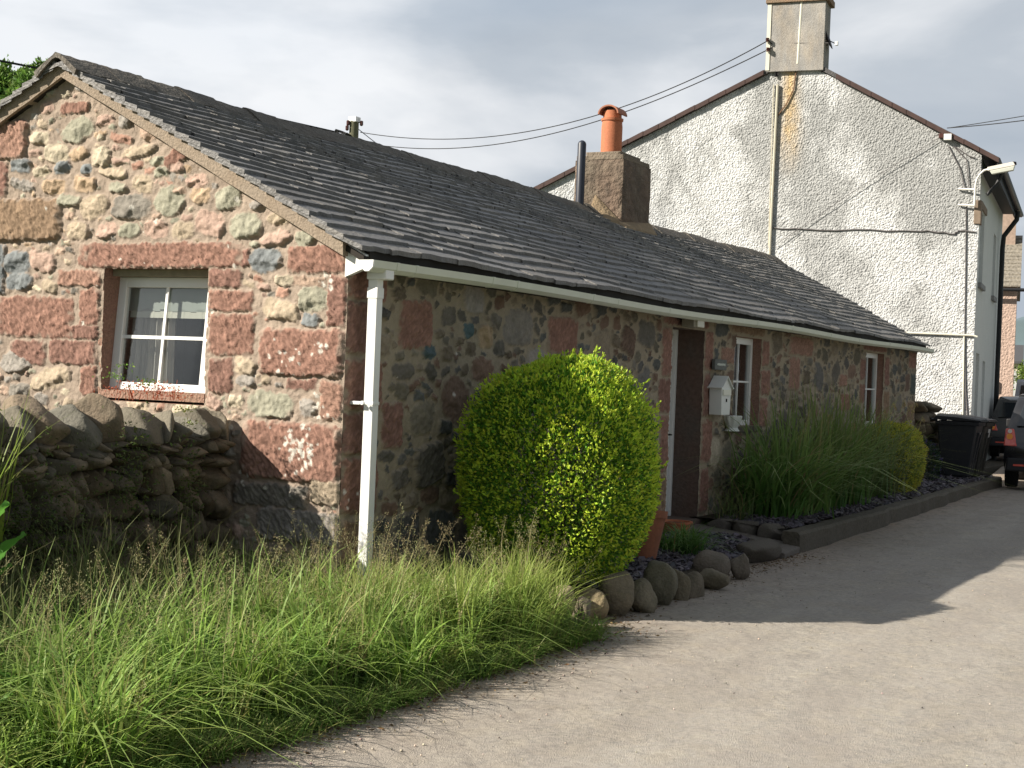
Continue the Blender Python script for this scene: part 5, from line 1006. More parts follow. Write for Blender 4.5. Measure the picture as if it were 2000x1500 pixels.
cable('lower cable leaving the white gable verge towards the right edge', [(1850, 250), (1900, 246), (1960, 240), (2060, 227), (2700, 120)], .011, 34, 20)
cable('upper cable leaving the white gable verge towards the right edge', [(1858, 249), (1900, 243), (1960, 233), (2060, 216), (2700, 70)], .009, 34, 20)
cable('thin wire descending beside the pink house chimney', [(1968, 388), (1990, 412), (2040, 462)], .012, 52, 45)

# ================================================================== BOUNDARY WALL WITH COPING
bwl = thing('boundary_wall', 'dry stone garden wall with upright coping meeting the cottage gable', 'stone wall')
BY = 1.0; rng = np.random.RandomState(21); B = Bulk(); dwc = [(.18, .15, .105), (.15, .125, .09), (.22, .175, .12), (.13, .115, .085), (.17, .13, .085), (.24, .19, .135)]
z = -.12; k = 0
while z < 1.12:
    h = rng.uniform(.14, .22) if z < .9 else rng.uniform(.09, .13); h = min(h, 1.16 - z) if 1.16 - z > .05 else .06; x = GX - .02 - rng.uniform(0, .1)
    while x > -11.5:
        w_ = rng.uniform(.11, .27) * (1 if h > .12 else .8); hh = h * rng.uniform(.75, 1.22); c = np.array(dwc[rng.randint(6)]) * rng.uniform(.7, 1.2)
        V, Fq = rock((x - w_ / 2, BY + .17 + rng.uniform(-.04, .03), z + h / 2 + rng.uniform(-.045, .045)), (w_ * 1.14, .44, hh * 1.18), k + 100, 11, 13, .0, rng.normal(0, .15), .06, False, rng.normal(0, .16))
        B.add(V, Fq, c)
        if rng.rand() < .6: V, Fq = rock((x + rng.uniform(-.04, .04), BY + .12, z + rng.uniform(0, h)), (rng.uniform(.05, .11), .2, rng.uniform(.04, .08)), k + 900, 6, 10, .4, 0, .06, False); B.add(V, Fq, c * rng.uniform(.8, 1.3)); x -= w_; k += 1
    z += h
B.build('walling', rock_m, bwl)
b = MB(); b.box((-11.4, BY + .16, -.2), (GX, BY + .42, 1.14)); b.build('core', dark_void, bwl)  # near-black backing added so the gaps between stones look shaded
x = GX - .0; copings = [(.17, .30), (.24, .35), (.16, .28), (.15, .27), (.13, .30), (.34, .34), (.30, .40), (.30, .33), (.33, .40), (.22, .33), (.26, .36), (.3, .34)]; k = 0
while x > -11.5:
    w_, h = copings[k] if k < len(copings) else (rng.uniform(.15, .34), rng.uniform(.28, .4)); c = np.array([(.24, .21, .16), (.20, .18, .14), (.27, .21, .15), (.19, .18, .15)][rng.randint(4)]) * rng.uniform(.8, 1.15)
    V, Fq = rock((x - w_ / 2, BY + .18, 1.13 + h * .40 + rng.uniform(-.02, .01)), (w_ * 1.16, .50, h * .88), k + 700, 14, 12, .0, rng.normal(0, .15), .05, False)
    tilt = rng.normal(0, .15); tp = sstep(1.25, 1.13 + h * 1.05, V[:, 2]); V[:, 0] = x - w_ / 2 + (V[:, 0] - x + w_ / 2) * (1 - .28 * tp) + (V[:, 2] - 1.13) * tilt; V[:, 1] = BY + .18 + (V[:, 1] - BY - .18) * (1 - .2 * tp)
    mesh_np('coping_stone', V, Fq, rock_m, bwl, np.broadcast_to(c, (len(V), 3))); x -= w_; k += 1
# rough wall stub past the cottage end
st = thing('garden_wall', 'rough stepped stone wall stub between the cottage end and the bins', 'stone wall'); B = Bulk(); z = 0; k = 0
while z < 1.45:
    h = rng.uniform(.14, .24); x = 19.02; xe = 20.9 - max(0, z - .9) * 2.0
    while x < xe: w_ = rng.uniform(.22, .45); V, Fq = rock((x + w_ / 2, .0 + rng.uniform(-.03, .03), z + h / 2), (w_ * 1.08, .45, h * 1.1), k + 300, 9, 14, .4, 0, .06, False); B.add(V, Fq, np.array(dwc[rng.randint(6)]) * rng.uniform(.8, 1.2)); x += w_; k += 1
    z += h
B.build('walling', rock_m, st)

# ================================================================== EDGING STONES
ES = [(1112, 1163, 1218, 58, (.33, .27, .17), 'sunlit brown boulder half hidden by the grass tuft, first of the edging'), (1142, 1183, 1232, 46, (.22, .18, .13), 'low brown stone wedged between the first two sunlit boulders'), (1174, 1158, 1214, 64, (.34, .27, .16), 'square sunlit tan boulder at the tip of the road shadow'),
      (1216, 1137, 1206, 60, (.20, .17, .12), 'tall egg-shaped boulder just right of the sunlit tan one'), (1260, 1140, 1198, 50, (.21, .18, .125), 'leaning boulder with a hollow, left of the largest dark one'), (1299, 1117, 1183, 64, (.17, .155, .11), 'largest dark rounded boulder in the middle of the edging'),
      (1335, 1120, 1174, 36, (.19, .16, .11), 'narrow upright boulder right of the largest dark one'), (1366, 1122, 1168, 52, (.18, .15, .11), 'sloping boulder in front of the slate chippings'), (1401, 1114, 1154, 48, (.20, .17, .12), 'small round boulder below the strappy plant'),
      (1420, 1088, 1136, 72, (.18, .15, .12), 'wide flat-topped boulder behind the small round one'), (1449, 1092, 1134, 30, (.19, .16, .13), 'slim boulder beside the dark block at the path')]
for i, (cx, t_, bt, w_, c, lab) in enumerate(ES):
    g0 = on_z(cx, bt, -.15); dep = (g0[0] - CAM[0]) * math.cos(TH) + (g0[1] - CAM[1]) * math.sin(TH); sw = w_ * dep / F_PX; hh = (bt - t_) * dep / F_PX * 1.12
    g0[0] += .06; g0[1] += sw * .35
    V, Fq = rock((g0[0], g0[1], -.17 + hh / 2), (sw * 1.16, sw * 1.0, hh * 1.08), 45 + i, 16, 10, .86, rng.uniform(0, 3), .09, False, rng.normal(0, .12))
    base_ = V.mean(0); base_[2] = -.15; o = mesh_np('edging_stone', V - base_, Fq, rock_m, None, np.broadcast_to(np.array(c), (len(V), 3))); o.location = base_; tag(o, lab, 'stone', 'boulders edging the flower bed')
g0 = on_z(1492, 1128, -.15); V, Fq = rock((6.0, -1.22, -.05), (.95, .42, .26), 88, 16, 6, .05, .0, .04); o = mesh_np('edging_stone', V, Fq, rock_m, None, np.broadcast_to(np.array((.11, .095, .08)), (len(V), 3))); tag(o, 'long dark flat block between the boulders and the door path', 'stone', 'boulders edging the flower bed')
# rough stones at the raised bed's return
for i, (x, y, s, lab) in enumerate([(7.46, -.95, (.26, .32, .24), 'rough grey stone at the front of the raised bed return'), (7.5, -.62, (.24, .34, .24), 'middle rough stone of the raised bed return by the path'), (7.52, -.3, (.26, .32, .26), 'rough stone of the raised bed return nearest the cottage wall')]):
    V, Fq = rock((x, y, .02), s, 60 + i, 12, 7, .15, .1, .05); o = mesh_np('bed_stone', V, Fq, rock_m, None, np.broadcast_to(np.array((.13, .115, .10)), (len(V), 3))); tag(o, lab, 'stone', 'stones holding the raised bed')

# ================================================================== POTS
def pot_thing(label, c, r0, r1, h, tilt, mtl):
    t = thing('plant_pot', label, 'plant pot', None); M = Matrix.Translation(Vector(c)) @ Matrix.Rotation(tilt, 4, 'Y')
    b = MB(); b.lathe([(r0, 0), (r1, h * .86), (r1 * 1.08, h * .86), (r1 * 1.1, h), (r1 * .96, h), (r1 * .9, h * .8), (r0 * .8, h * .2)], (0, 0, 0), 36); b.v = [tuple(M @ Vector(v)) for v in b.v]; b.build('pot', mtl, t, auto=True); b = MB(); b.lathe([(r1 * .9, h * .86), (.0, h * .9)], (0, 0, 0), 24); b.v = [tuple(M @ Vector(v)) for v in b.v]; b.build('compost', soil, t); return rebase(t, c)
rust = mat('rusty_terracotta', (.30, .115, .06), .75, var=[(6, .5, (.16, .07, .04)), (30, .3, None)], bump=[(50, .003, 4)])
pb_ = on_z(1258, 1100, .0); pot_thing('tall rust-brown pot leaning behind the round bush', (pb_[0] - .05, pb_[1] + .0, 0.0), .12, .19, .52, R(6), rust)
pb3 = on_z(1318, 1045, .02); pot_thing('small orange terracotta pot at the foot of the door jamb', (pb3[0], pb3[1], .02), .13, .18, .16, 0, terr)

# a neighbour's roof just showing over the ridge, left of the flue
nh = thing('neighbour_house', 'grey roof of a distant house peeping over the ridge left of the black flue', 'house'); hp = at_depth(1000, 358, 62); hq = at_depth(1075, 358, 62); dv = np.array(hq) - np.array(hp); dv[2] = 0; dv *= 1.6; hz_ = hp[2]; bk = np.array([-dv[1], dv[0], 0]); bk *= 3.5 / np.linalg.norm(bk); bk = bk if bk[0] > 0 else -bk
p0 = np.array([hp[0], hp[1], 0]) + bk
b = MB(); b.prism([tuple(p0 - bk + np.array([0, 0, -.3])), tuple(p0 + bk + np.array([0, 0, -.3])), tuple(p0 + bk + np.array([0, 0, hz_ - 2.2])), tuple(p0 + np.array([0, 0, hz_ - .1])), tuple(p0 - bk + np.array([0, 0, hz_ - 2.2]))], tuple(dv)); b.build('wall', mat('cream_render'), nh)
b = MB(); q1 = p0 - bk * 1.08 + np.array([0, 0, hz_ - 2.2]); q2 = p0 + np.array([0, 0, hz_]); q3 = p0 + bk * 1.08 + np.array([0, 0, hz_ - 2.2]); dn_ = np.array([0, 0, .1]); b.prism([tuple(q1), tuple(q2), tuple(q3), tuple(q3 + dn_), tuple(q2 + dn_), tuple(q1 + dn_)], tuple(dv * 1.02)); b.build('roof', rs, nh)
# ================================================================== VEGETATION
def grass_tufts(name, cx, cy, zf, nb, hfun, spread, cols, wmin, wmax, seed, lean=(.15, .9), droop=.5, tip=(.17, .25, .06), parent=None, build=True):
    rng = np.random.RandomState(seed); n = len(cx); k = np.repeat(np.arange(n), nb); N_ = len(k)
    a = rng.uniform(0, 2 * math.pi, N_); r_ = np.abs(rng.normal(0, spread, N_)); x = cx[k] + r_ * np.cos(a); y = cy[k] + r_ * np.sin(a)
    h = hfun(cx, cy)[k] * rng.uniform(.45, 1.15, N_); az = a + rng.normal(0, 1.3, N_)
    base = np.array(cols)[rng.randint(0, len(cols), n)][k] * (.62 + .62 * vn(cx * 1.9, cy * 1.9, seed + 5))[k][:, None] * rng.uniform(.7, 1.3, (N_, 1)) * rng.uniform(.9, 1.1, (N_, 3)); dead = rng.rand(N_) < .05; base[dead] = np.array((.34, .27, .13)) * rng.uniform(.7, 1.1, (dead.sum(), 1))
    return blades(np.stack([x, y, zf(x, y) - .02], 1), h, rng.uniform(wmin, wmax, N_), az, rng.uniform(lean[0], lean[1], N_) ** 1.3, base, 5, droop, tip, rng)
GCOL = [(.08, .19, .025), (.12, .25, .035), (.16, .29, .045), (.06, .15, .025), (.20, .29, .06)]
rng = np.random.RandomState(99); G_ = Bulk()
# the verge: tall ragged grass, thinner close to the wall, dense at the road
n = 1500; cx = rng.uniform(-6.6, .75, n); cy = rng.uniform(0, 1, n) ** 1.25 * 2.75 - 1.84; cy = np.maximum(cy, edge_y(cx) + .0 + .06 * rng.rand(n)); ok = cy < .93; cx, cy = cx[ok], cy[ok]
def vh(x, y): return .16 + .14 * vn(x * 1.3, y * 1.3, 5) + .05 * sstep(-.4, .8, y) - .08 * sstep(-.2, -4, x) * 0
ok = ~((cx > .35) & (cy > -1.3)); cx, cy = cx[ok], cy[ok]
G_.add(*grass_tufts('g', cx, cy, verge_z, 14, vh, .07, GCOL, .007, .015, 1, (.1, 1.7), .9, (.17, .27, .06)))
# upright sunlit clumps along the front
n = 210; cx = rng.uniform(-6.4, .1, n); cy = -1.72 + np.abs(rng.normal(0, .45, n)); ok = cy < -.55; cx, cy = cx[ok], cy[ok]
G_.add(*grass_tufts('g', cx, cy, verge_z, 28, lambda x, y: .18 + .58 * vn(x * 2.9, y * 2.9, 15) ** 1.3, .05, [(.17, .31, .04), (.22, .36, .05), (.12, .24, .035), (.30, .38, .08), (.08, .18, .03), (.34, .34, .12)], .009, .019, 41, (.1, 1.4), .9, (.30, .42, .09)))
# thin straggling growth in the shade of the wall
n = 240; cx = rng.uniform(-6.4, -.25, n); cy = rng.uniform(-.4, .93, n)
G_.add(*grass_tufts('g', cx, cy, verge_z, 14, lambda x, y: .38 + .50 * vn(x * 2.1, y * 2.1, 16), .09, [(.10, .19, .035), (.16, .20, .07)], .005, .010, 42, (.1, .9), .5, (.22, .22, .10)))
n = 30; cx = rng.uniform(-.1, 1.0, n); cy = rng.uniform(-1.0, -.15, n)
G_.add(*grass_tufts('g', cx, cy, bed_z, 40, lambda x, y: .22 + .15 * vn(x * 2.1, y * 2.1, 16), .07, [(.08, .17, .03), (.12, .2, .05)], .003, .007, 43, (.1, 1.1), .6, (.2, .24, .08)))
# edge grass hanging over the road
n = 330; cx = rng.uniform(-6.6, .45, n); cy = edge_y(cx) + rng.uniform(-.06, .10, n)
G_.add(*grass_tufts('g', cx, cy, lambda x, y: road_z(x) - .0 + 0 * y, 18, lambda x, y: .17 + .10 * vn(x * 3, y, 6), .05, GCOL + [(.20, .18, .07), (.26, .24, .10)], .005, .010, 2, (.5, 1.4), .7))
# pale tall clumps at the right end
cx = np.array([.08, .18, .26, -.15, -.3, .05, -.02, -.75, -.9, -1.0]) ; cy = np.array([-1.45, -1.62, -1.42, -1.5, -1.62, -1.3, -1.66, -1.35, -1.5, -1.25])
G_.add(*grass_tufts('g', cx, cy, verge_z, 120, lambda x, y: .56 + .10 * vn(x * 5, y, 3), .075, [(.27, .38, .07), (.30, .40, .09), (.22, .35, .06)], .006, .012, 3, (.1, 1.0), .5, (.36, .42, .12)))
cx = rng.uniform(-2.2, -.2, 26); cy = rng.uniform(-1.5, -.5, 26)
G_.add(*grass_tufts('g', cx, cy, verge_z, 50, lambda x, y: .46 + .22 * vn(x * 4, y * 4, 3), .08, [(.19, .30, .06), (.24, .32, .08)], .006, .011, 4, (.1, .9), .45, (.34, .36, .12)))
# long wide blades catching the sun on the left
cx = rng.uniform(-5.4, -.6, 150); cy = rng.uniform(-1.6, -.2, 150)
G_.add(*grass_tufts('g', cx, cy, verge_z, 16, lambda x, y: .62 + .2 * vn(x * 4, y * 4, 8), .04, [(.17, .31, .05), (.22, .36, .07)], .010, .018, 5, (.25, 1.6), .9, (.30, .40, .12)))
go = G_.build('verge_grass', grass_m, None, False); tag(go, 'long ragged grass of the verge between the stone wall and the road', 'grass', kind='stuff')

def panicles(roots, H_, cols, seed, wide=.038, dens=70):
    rng = np.random.RandomState(seed); B = Bulk(); n = len(roots); az = rng.uniform(0, 6.28, n); le = rng.uniform(.05, .45, n)
    V, F_, C_ = blades(roots, H_, np.full(n, .0032), az, le, jit((.30, .30, .12), n, .15, rng), 6, .2, (.40, .32, .16), rng); B.add(V, F_, C_)
    tip = V.reshape(n, 7, 2, 3).mean(2)
    for i in range(n):
        m_ = int(dens * rng.uniform(.6, 1.3)); t = rng.uniform(0, 1, m_); kk = 4.3 + t * 1.7; i0 = np.minimum(kk.astype(int), 5); f = (kk - i0)[:, None]; c = tip[i][i0] * (1 - f) + tip[i][i0 + 1] * f
        rad = wide * (1 - t) ** .8 * rng.uniform(.3, 1.2, m_) + .004; a = rng.uniform(0, 6.28, m_); P = c + np.stack([np.cos(a) * rad, np.sin(a) * rad, rng.uniform(0, .02, m_)], 1)
        d = np.stack([np.cos(a) * .6, np.sin(a) * .6, rng.uniform(.1, 1.2, m_)], 1); B.add(*leaves(P, d, rng.uniform(.006, .013, m_), jit(cols[i % len(cols)], m_, .2, rng), .38, rng, .1))
    return B
n = 330; x = np.concatenate([rng.uniform(-5.5, .1, n - 80), rng.normal(-.9, .55, 50), rng.normal(.2, .3, 30)]); y = np.concatenate([rng.uniform(-1.7, -.2, n - 80), rng.uniform(-1.5, -.4, 50), rng.uniform(-1.65, -1.2, 30)])
sd = panicles(np.stack([x, y, verge_z(x, y)], 1), rng.uniform(.45, .85, n), [(.46, .42, .22), (.38, .31, .18), (.50, .50, .25), (.30, .30, .14)], 7)
tag(sd.build('seeding_grass', grass_m, None, False), 'feathery seed heads standing above the verge grass', 'grass', kind='stuff')
# low weeds and creeping leaves in the shade of the wall
n = 9000; x = rng.uniform(-6, .6, n); y = rng.uniform(-.9, .95, n); kp = fbm(x * 2.2, y * 2.2, 91, 3) > .5; x, y = x[kp], y[kp]; n = len(x)
z = verge_z(x, y) + rng.uniform(.0, .32, n) * (vn(x * 2, y * 2, 17) + .3); d = np.stack([rng.normal(0, 1, n), rng.normal(0, 1, n), rng.uniform(-.2, .8, n)], 1)
V, F_, C_ = leaves(np.stack([x, y, z], 1), d, rng.uniform(.02, .055, n), jit((.06, .13, .03), n, .3), .6); wd2 = Bulk(); wd2.add(V, F_, C_)
# ferny growth up the wall face, left
for (cx0, cz0, sx, sz, nn) in ((-2.5, .50, .40, .30, 3200), (-1.5, .9, .12, .25, 700), (-.9, .8, .10, .2, 420), (-3.2, .5, .5, .35, 3000), (-1.8, .28, .6, .15, 1500)):
    x = rng.normal(cx0, sx, nn); zz_ = rng.normal(cz0, sz, nn); y = BY - .06 - np.abs(rng.normal(0, .07, nn)); d = np.stack([rng.normal(0, 1, nn), rng.normal(-.6, .5, nn), rng.normal(-.2, .8, nn)], 1); kp = zz_ > -.05
    V, F_, C_ = leaves(np.stack([x, y, zz_], 1)[kp], d[kp], rng.uniform(.015, .04, kp.sum()), jit((.085, .12, .03), kp.sum(), .3), .45); wd2.add(V, F_, C_)
tag(wd2.build('weeds', leaf_m, None, False), 'small leafy weeds and creepers at the foot of the garden wall', 'weeds', kind='stuff')
# dry litter on the road edge
n = 2600; x = rng.uniform(-4.5, 7, n); y = edge_y(x) - np.abs(rng.normal(0, .16, n)); d = np.stack([rng.normal(0, 1, n), rng.normal(0, 1, n), rng.uniform(-.02, .15, n)], 1)
V, F_, C_ = leaves(np.stack([x, y, road_z(x) + .012 + 0 * x], 1), d, rng.uniform(.01, .045, n), jit((.16, .11, .06), n, .4), .3); lt = Bulk(); lt.add(V, F_, C_); tag(lt.build('leaf_litter', leaf_m, None, False), 'dry bits of leaf and straw along the road edge', 'litter', kind='stuff')

def dome_shrub(name, label, cat, c, rx, ry, rz, nleaf, lsize, base, tipc, tipfrac, seed, group=None, zlow=-.9, sup=2.6, lump=.07, wallclip=None, sprigs=0, asp=.5, shell=.22):
    t = thing(name, label, cat, group); rng = np.random.RandomState(seed); n = nleaf
    d = rng.normal(size=(n, 3)); d /= np.linalg.norm(d, axis=1)[:, None]; 
    s = 1 / (np.abs(d) ** sup).sum(1) ** (1 / sup)
    lum = 1 + lump * 2 * (fbm(d[:, 0] * 3.2 + seed, d[:, 1] * 3.2 + d[:, 2] * 2.7, seed, 3) - .5) + .05 * (vn(d[:, 0] * 11, d[:, 1] * 11 + d[:, 2] * 9, seed + 3) - .5)
    q = 1 - rng.uniform(0, 1, n) ** 1.6 * shell; P = d * (s * lum * q)[:, None] * np.array([rx, ry, rz]); nr = d / np.array([rx, ry, rz]); nr /= np.linalg.norm(nr, axis=1)[:, None]
    g = nr * .8 + rng.normal(0, .55, (n, 3)) + np.array([0, 0, .45]); tips = rng.rand(n) < tipfrac * (.35 + 1.3 * (fbm(d[:, 0] * 5, d[:, 1] * 5 + d[:, 2] * 4, seed + 8, 3))) * np.where(q > .95, 1.6, .35)
    C_ = jit(base, n, .22, rng); C_[tips] = jit(tipc, tips.sum(), .15, rng)
    P = P + np.array(c); kp = (P[:, 2] > .0) & (d[:, 2] > zlow)
    if wallclip is not None: kp &= P[:, 1] < wallclip
    B = Bulk(); B.add(*leaves(P[kp], g[kp], rng.uniform(*lsize, kp.sum()), C_[kp], asp, rng))
    for _ in range(sprigs):
        i = rng.randint(n); 
        if not kp[i] or d[i, 2] < -.3: continue
        L_ = rng.uniform(.03, .11) * (1.7 if rng.rand() < .06 else 1); m_ = 11; tt = np.linspace(0, 1, m_)[:, None]; gd = nr[i] * .6 + np.array([0, 0, .6]) + rng.normal(0, .3, 3); gd /= np.linalg.norm(gd)
        Q = P[i] + gd * L_ * tt; B.add(*leaves(Q, gd + rng.normal(0, .7, (m_, 3)), rng.uniform(*lsize, m_), jit(tipc, m_, .12, rng), asp, rng))
    B.build('foliage', leaf_m, t, False)
    b = MB(); rg = random.Random(seed)
    for k in range(9):
        a = rg.uniform(0, 6.28); e = Vector((c[0] + math.cos(a) * rx * .6, c[1] + math.sin(a) * ry * .5, c[2] + rz * rg.uniform(-.1, .5))); s0 = Vector((c[0] + .05 * math.cos(a), c[1] + .05 * math.sin(a), 0)); b.tube([s0, s0.lerp(e, .5) + Vector((0, 0, .1)), e], [.02, .013, .005], 6)
    b.build('stem', mat('bark', (.07, .055, .04), .9, var=[(12, .5, None)]), t, auto=True); return rebase(t, (c[0], c[1], 0))
dome_shrub('round_bush', 'big clipped round yellow-green bush against the front wall', 'bush', (1.62, -.96, .97), .84, .82, .96, 62000, (.024, .046), (.12, .27, .03), (.47, .60, .055), .55, 5, wallclip=-.04, sup=2.25, lump=.11, sprigs=900, shell=.34)
gs = on_y(1742, 880, -.6)
dome_shrub('spurge_bush', 'yellow-topped rounded shrub in front of the far street window', 'shrub', (gs[0], -.6, .62), .95, .45, .60, 12000, (.03, .07), (.15, .21, .035), (.46, .46, .06), .6, 12, wallclip=-.04, sprigs=120, asp=.35)
dome_shrub('dark_shrub', 'dark leafy shrub with tiny purple flowers between the stone stub and the bins', 'shrub', (17.9, -.35, .42), .6, .35, .48, 3800, (.025, .05), (.03, .06, .03), (.10, .07, .22), .10, 13, sprigs=10)

def grass_clump(name, label, cat, spots, nb, h, w_, cols, seed, lean=(.1, 1.6), droop=.85, spread=.07, group=None, zf=None, extra=None, tip=(.25, .30, .10)):
    t = thing(name, label, cat, group); cx = np.array([s[0] for s in spots]); cy = np.array([s[1] for s in spots])
    B = Bulk(); B.add(*grass_tufts('g', cx, cy, zf or (lambda x, y: 0 * x + .1), nb, lambda x, y: 0 * x + h, spread, cols, w_[0], w_[1], seed, lean, droop, tip)); B.build('blades', grass_m, t, False)
    if extra: extra(t)
    return rebase(t, (cx.mean(), cy.mean(), .0))
SG = [(.085, .19, .04), (.065, .155, .03), (.13, .23, .055)]
def stalks(pts, hs, seed, col=(.45, .34, .16), drop=.5):
    def f(t):
        rg = random.Random(seed); st = MB(); hd = Bulk(); rg2 = np.random.RandomState(seed)
        for (x, y), h in zip(pts, hs):
            a = rg.uniform(-.4, .8); P = []; 
            for k in range(9): q = k / 8; P.append((x + math.cos(a) * h * .35 * q ** 2.2, y - .1 * q + math.sin(a) * .08 * q, .1 + h * (q if q < .85 else .85 + (q - .85) * .1 - (q - .85) * drop)))
            st.tube(P, .0035, 5); e = np.array(P[-3:]); m_ = 26; tt = rg2.uniform(0, 2, m_); i0 = np.minimum(tt.astype(int), 1); ff = (tt - i0)[:, None]; c = e[i0] * (1 - ff) + e[i0 + 1] * ff
            hd.add(*leaves(c + rg2.normal(0, .008, (m_, 3)), rg2.normal(0, .4, (m_, 3)) + np.array([.3, 0, -1.3]), rg2.uniform(.03, .07, m_), jit(col, m_, .15, rg2), .2, rg2))
        st.build('stalk', mat('straw_stem', (.30, .28, .12), .7), t); hd.build('seed_head', grass_m, t, False)
    return f
rzf = lambda x, y: raised_z(x, y)
grass_clump('ornamental_grass', 'dark arching grass clump in front of the first street window', 'ornamental grass', [(8.3 + .22 * i, -.5 - .22 * (i % 2)) for i in range(8)], 75, 1.6, (.020, .038), SG, 21, group='ornamental grasses in the raised bed', zf=rzf, spread=.13, extra=stalks([(9.5, -.5), (10.0, -.4)], [1.3, 1.4], 5))
grass_clump('ornamental_grass', 'tallest feathery grass clump midway between the two street windows', 'ornamental grass', [(10.4 + .2 * i, -.5 - .22 * (i % 2)) for i in range(8)], 75, 1.7, (.020, .038), SG + [(.13, .17, .06)], 22, (.1, 1.1), group='ornamental grasses in the raised bed', zf=rzf, spread=.14, extra=stalks([(10.9, -.4), (11.4, -.35), (11.9, -.5), (12.3, -.4)], [1.45, 1.55, 1.35, 1.4], 6))
grass_clump('ornamental_grass', 'pale strawy grass clump with drooping heads left of the yellow shrub', 'ornamental grass', [(12.6 + .27 * i, -.5 - .2 * (i % 2)) for i in range(7)], 85, 1.45, (.014, .030), [(.11, .16, .05), (.16, .18, .07), (.08, .14, .04)], 23, (.1, 1.0), group='ornamental grasses in the raised bed', zf=rzf, spread=.15, extra=stalks([(14.2, -.4), (14.9, -.35), (15.6, -.4), (16.1, -.35), (16.7, -.35), (17.3, -.35)], [1.6, 1.75, 1.8, 1.7, 1.75, 1.45], 7))
gp = on_z(1345, 1085, .02)
grass_clump('strappy_plant', 'low strap-leaved green plant between the leaning pot and the door path', 'plant', [(gp[0], gp[1]), (gp[0] + .25, gp[1] + .1), (gp[0] + .5, gp[1] + .25), (gp[0] - .1, gp[1] + .2)], 120, .42, (.010, .018), [(.08, .18, .035), (.06, .14, .03)], 31, (.5, 1.5), .95, .07, zf=lambda x, y: 0 * x + .02, tip=(.14, .24, .05))
grass_clump('wispy_plant', 'thin straggly plant leaning over the path at the right door jamb', 'plant', [(7.6, -.3), (7.7, -.5)], 60, .55, (.004, .008), [(.12, .17, .06)], 32, (.3, 1.3), .5, .08, zf=lambda x, y: 0 * x + .1)
q = on_y(8, 720, .95)
grass_clump('tall_grass', 'bright yellow-green grass blades rising over the garden wall at the left edge', 'grass tuft', [(q[0] - .12, .85), (q[0] - .3, .8)], 26, .95, (.008, .014), [(.24, .33, .05), (.20, .30, .05)], 33, (.15, .8), .4, .05, zf=lambda x, y: 0 * x + .6)

# plants on the coping
cpz = 1.47
t = thing('red_herb', 'small red-leaved herb growing on the coping under the gable window', 'plant'); B = Bulk(); rg2 = np.random.RandomState(8)
for (px, py, s, n_, colr) in ((225, 760, .05, 30, (.42, .10, .04)), (262, 757, .06, 45, (.48, .14, .06)), (300, 765, .08, 60, (.42, .10, .05)), (330, 762, .07, 55, (.50, .15, .06)), (355, 772, .06, 35, (.40, .10, .05)), (285, 748, .05, 60, (.16, .26, .05)), (222, 735, .04, 40, (.17, .30, .05)), (240, 715, .03, 20, (.17, .30, .05)), (362, 800, .03, 60, (.20, .24, .06)), (366, 826, .02, 30, (.20, .24, .06))):
    c = on_y(px, py, 1.0 if py > 790 else 1.12); P = c + rg2.normal(0, 1, (n_, 3)) * np.array([s, .04, s * .35]); B.add(*leaves(P, rg2.normal(0, 1, (n_, 3)) + np.array([0, -.2, .5]), rg2.uniform(.012, .035, n_), jit(colr, n_, .25, rg2), .4, rg2))
B.build('foliage', leaf_m, t, False)
st_ = MB(); rg = random.Random(3)
for k in range(26): c = on_y(rg.uniform(220, 355), 768, 1.12); st_.tube([tuple(c + np.array([0, 0, -.05])), tuple(c + np.array([rg.uniform(-.04, .04), rg.uniform(-.03, .03), rg.uniform(.02, .10)]))], .0022, 5)
st_.build('stem', mat('red_stem', (.38, .09, .04), .6), t); rebase(t, on_y(300, 770, 1.12))

# broad-leaved dock close to the camera at the left edge
def broad_leaf(B, base, tip, wid, col, cup=.15, wav=.03, seed=0):
    base = np.array(base); tip = np.array(tip); d = tip - base; L_ = np.linalg.norm(d); d = d / L_; up = np.array([0, 0, 1.]); s = np.cross(d, up); s /= np.linalg.norm(s) + 1e-9; u = np.cross(s, d); nu, nv = 17, 9
    t = np.linspace(0, 1, nu)[:, None]; v = np.linspace(-1, 1, nv)[None, :]; w_ = wid * np.sin(np.pi * np.clip(t, 0.02, .99) ** .75) ** .8 * (1 + .10 * np.sin(t * 38 + seed))
    h = cup * wid * (v ** 2) + wav * np.sin(t * 17 + v * 2 + seed) * np.abs(v) * wid * 2 - .25 * L_ * (t ** 2 - t) 
    P = base + d * (t * L_)[..., None] + s * (w_ * v * .5)[..., None] + u * (h * np.ones_like(v))[..., None]
    c = np.array(col) * (.85 + .3 * (1 - np.abs(v))[..., None] * np.ones_like(t)[..., None]); B.add(P.reshape(-1, 3), grid_faces(nv, nu), c.reshape(-1, 3))
dk_ = thing('dock_plant', 'broad-leaved dock with crinkled leaves at the left edge', 'plant'); B = Bulk()
for i, (a, b_, w_, dep, c) in enumerate([((-30, 1130), (52, 1045), .16, 8.2, (.10, .26, .05)), ((-40, 1060), (20, 985), .18, 8.1, (.12, .30, .05)), ((-25, 1150), (25, 1105), .11, 8.2, (.08, .2, .04)), ((-60, 1100), (5, 1080), .15, 8.0, (.09, .24, .05)), ((20, 1230), (85, 1185), .12, 8.6, (.14, .22, .07)), ((-20, 1215), (45, 1190), .12, 8.6, (.12, .2, .06))]):
    B = Bulk(); broad_leaf(B, at_depth(*a, dep), at_depth(*b_, dep - .05), w_, c, seed=i); B.build('leaf', leaf_m, dk_)
b = MB(); 
for a, e in (((-30, 1130), (-45, 1330)), ((-40, 1060), (-50, 1330)), ((20, 1230), (10, 1340)), ((-20, 1215), (-20, 1340))): b.tube([at_depth(*a, 8.2), at_depth(*e, 8.3)], .006, 6)
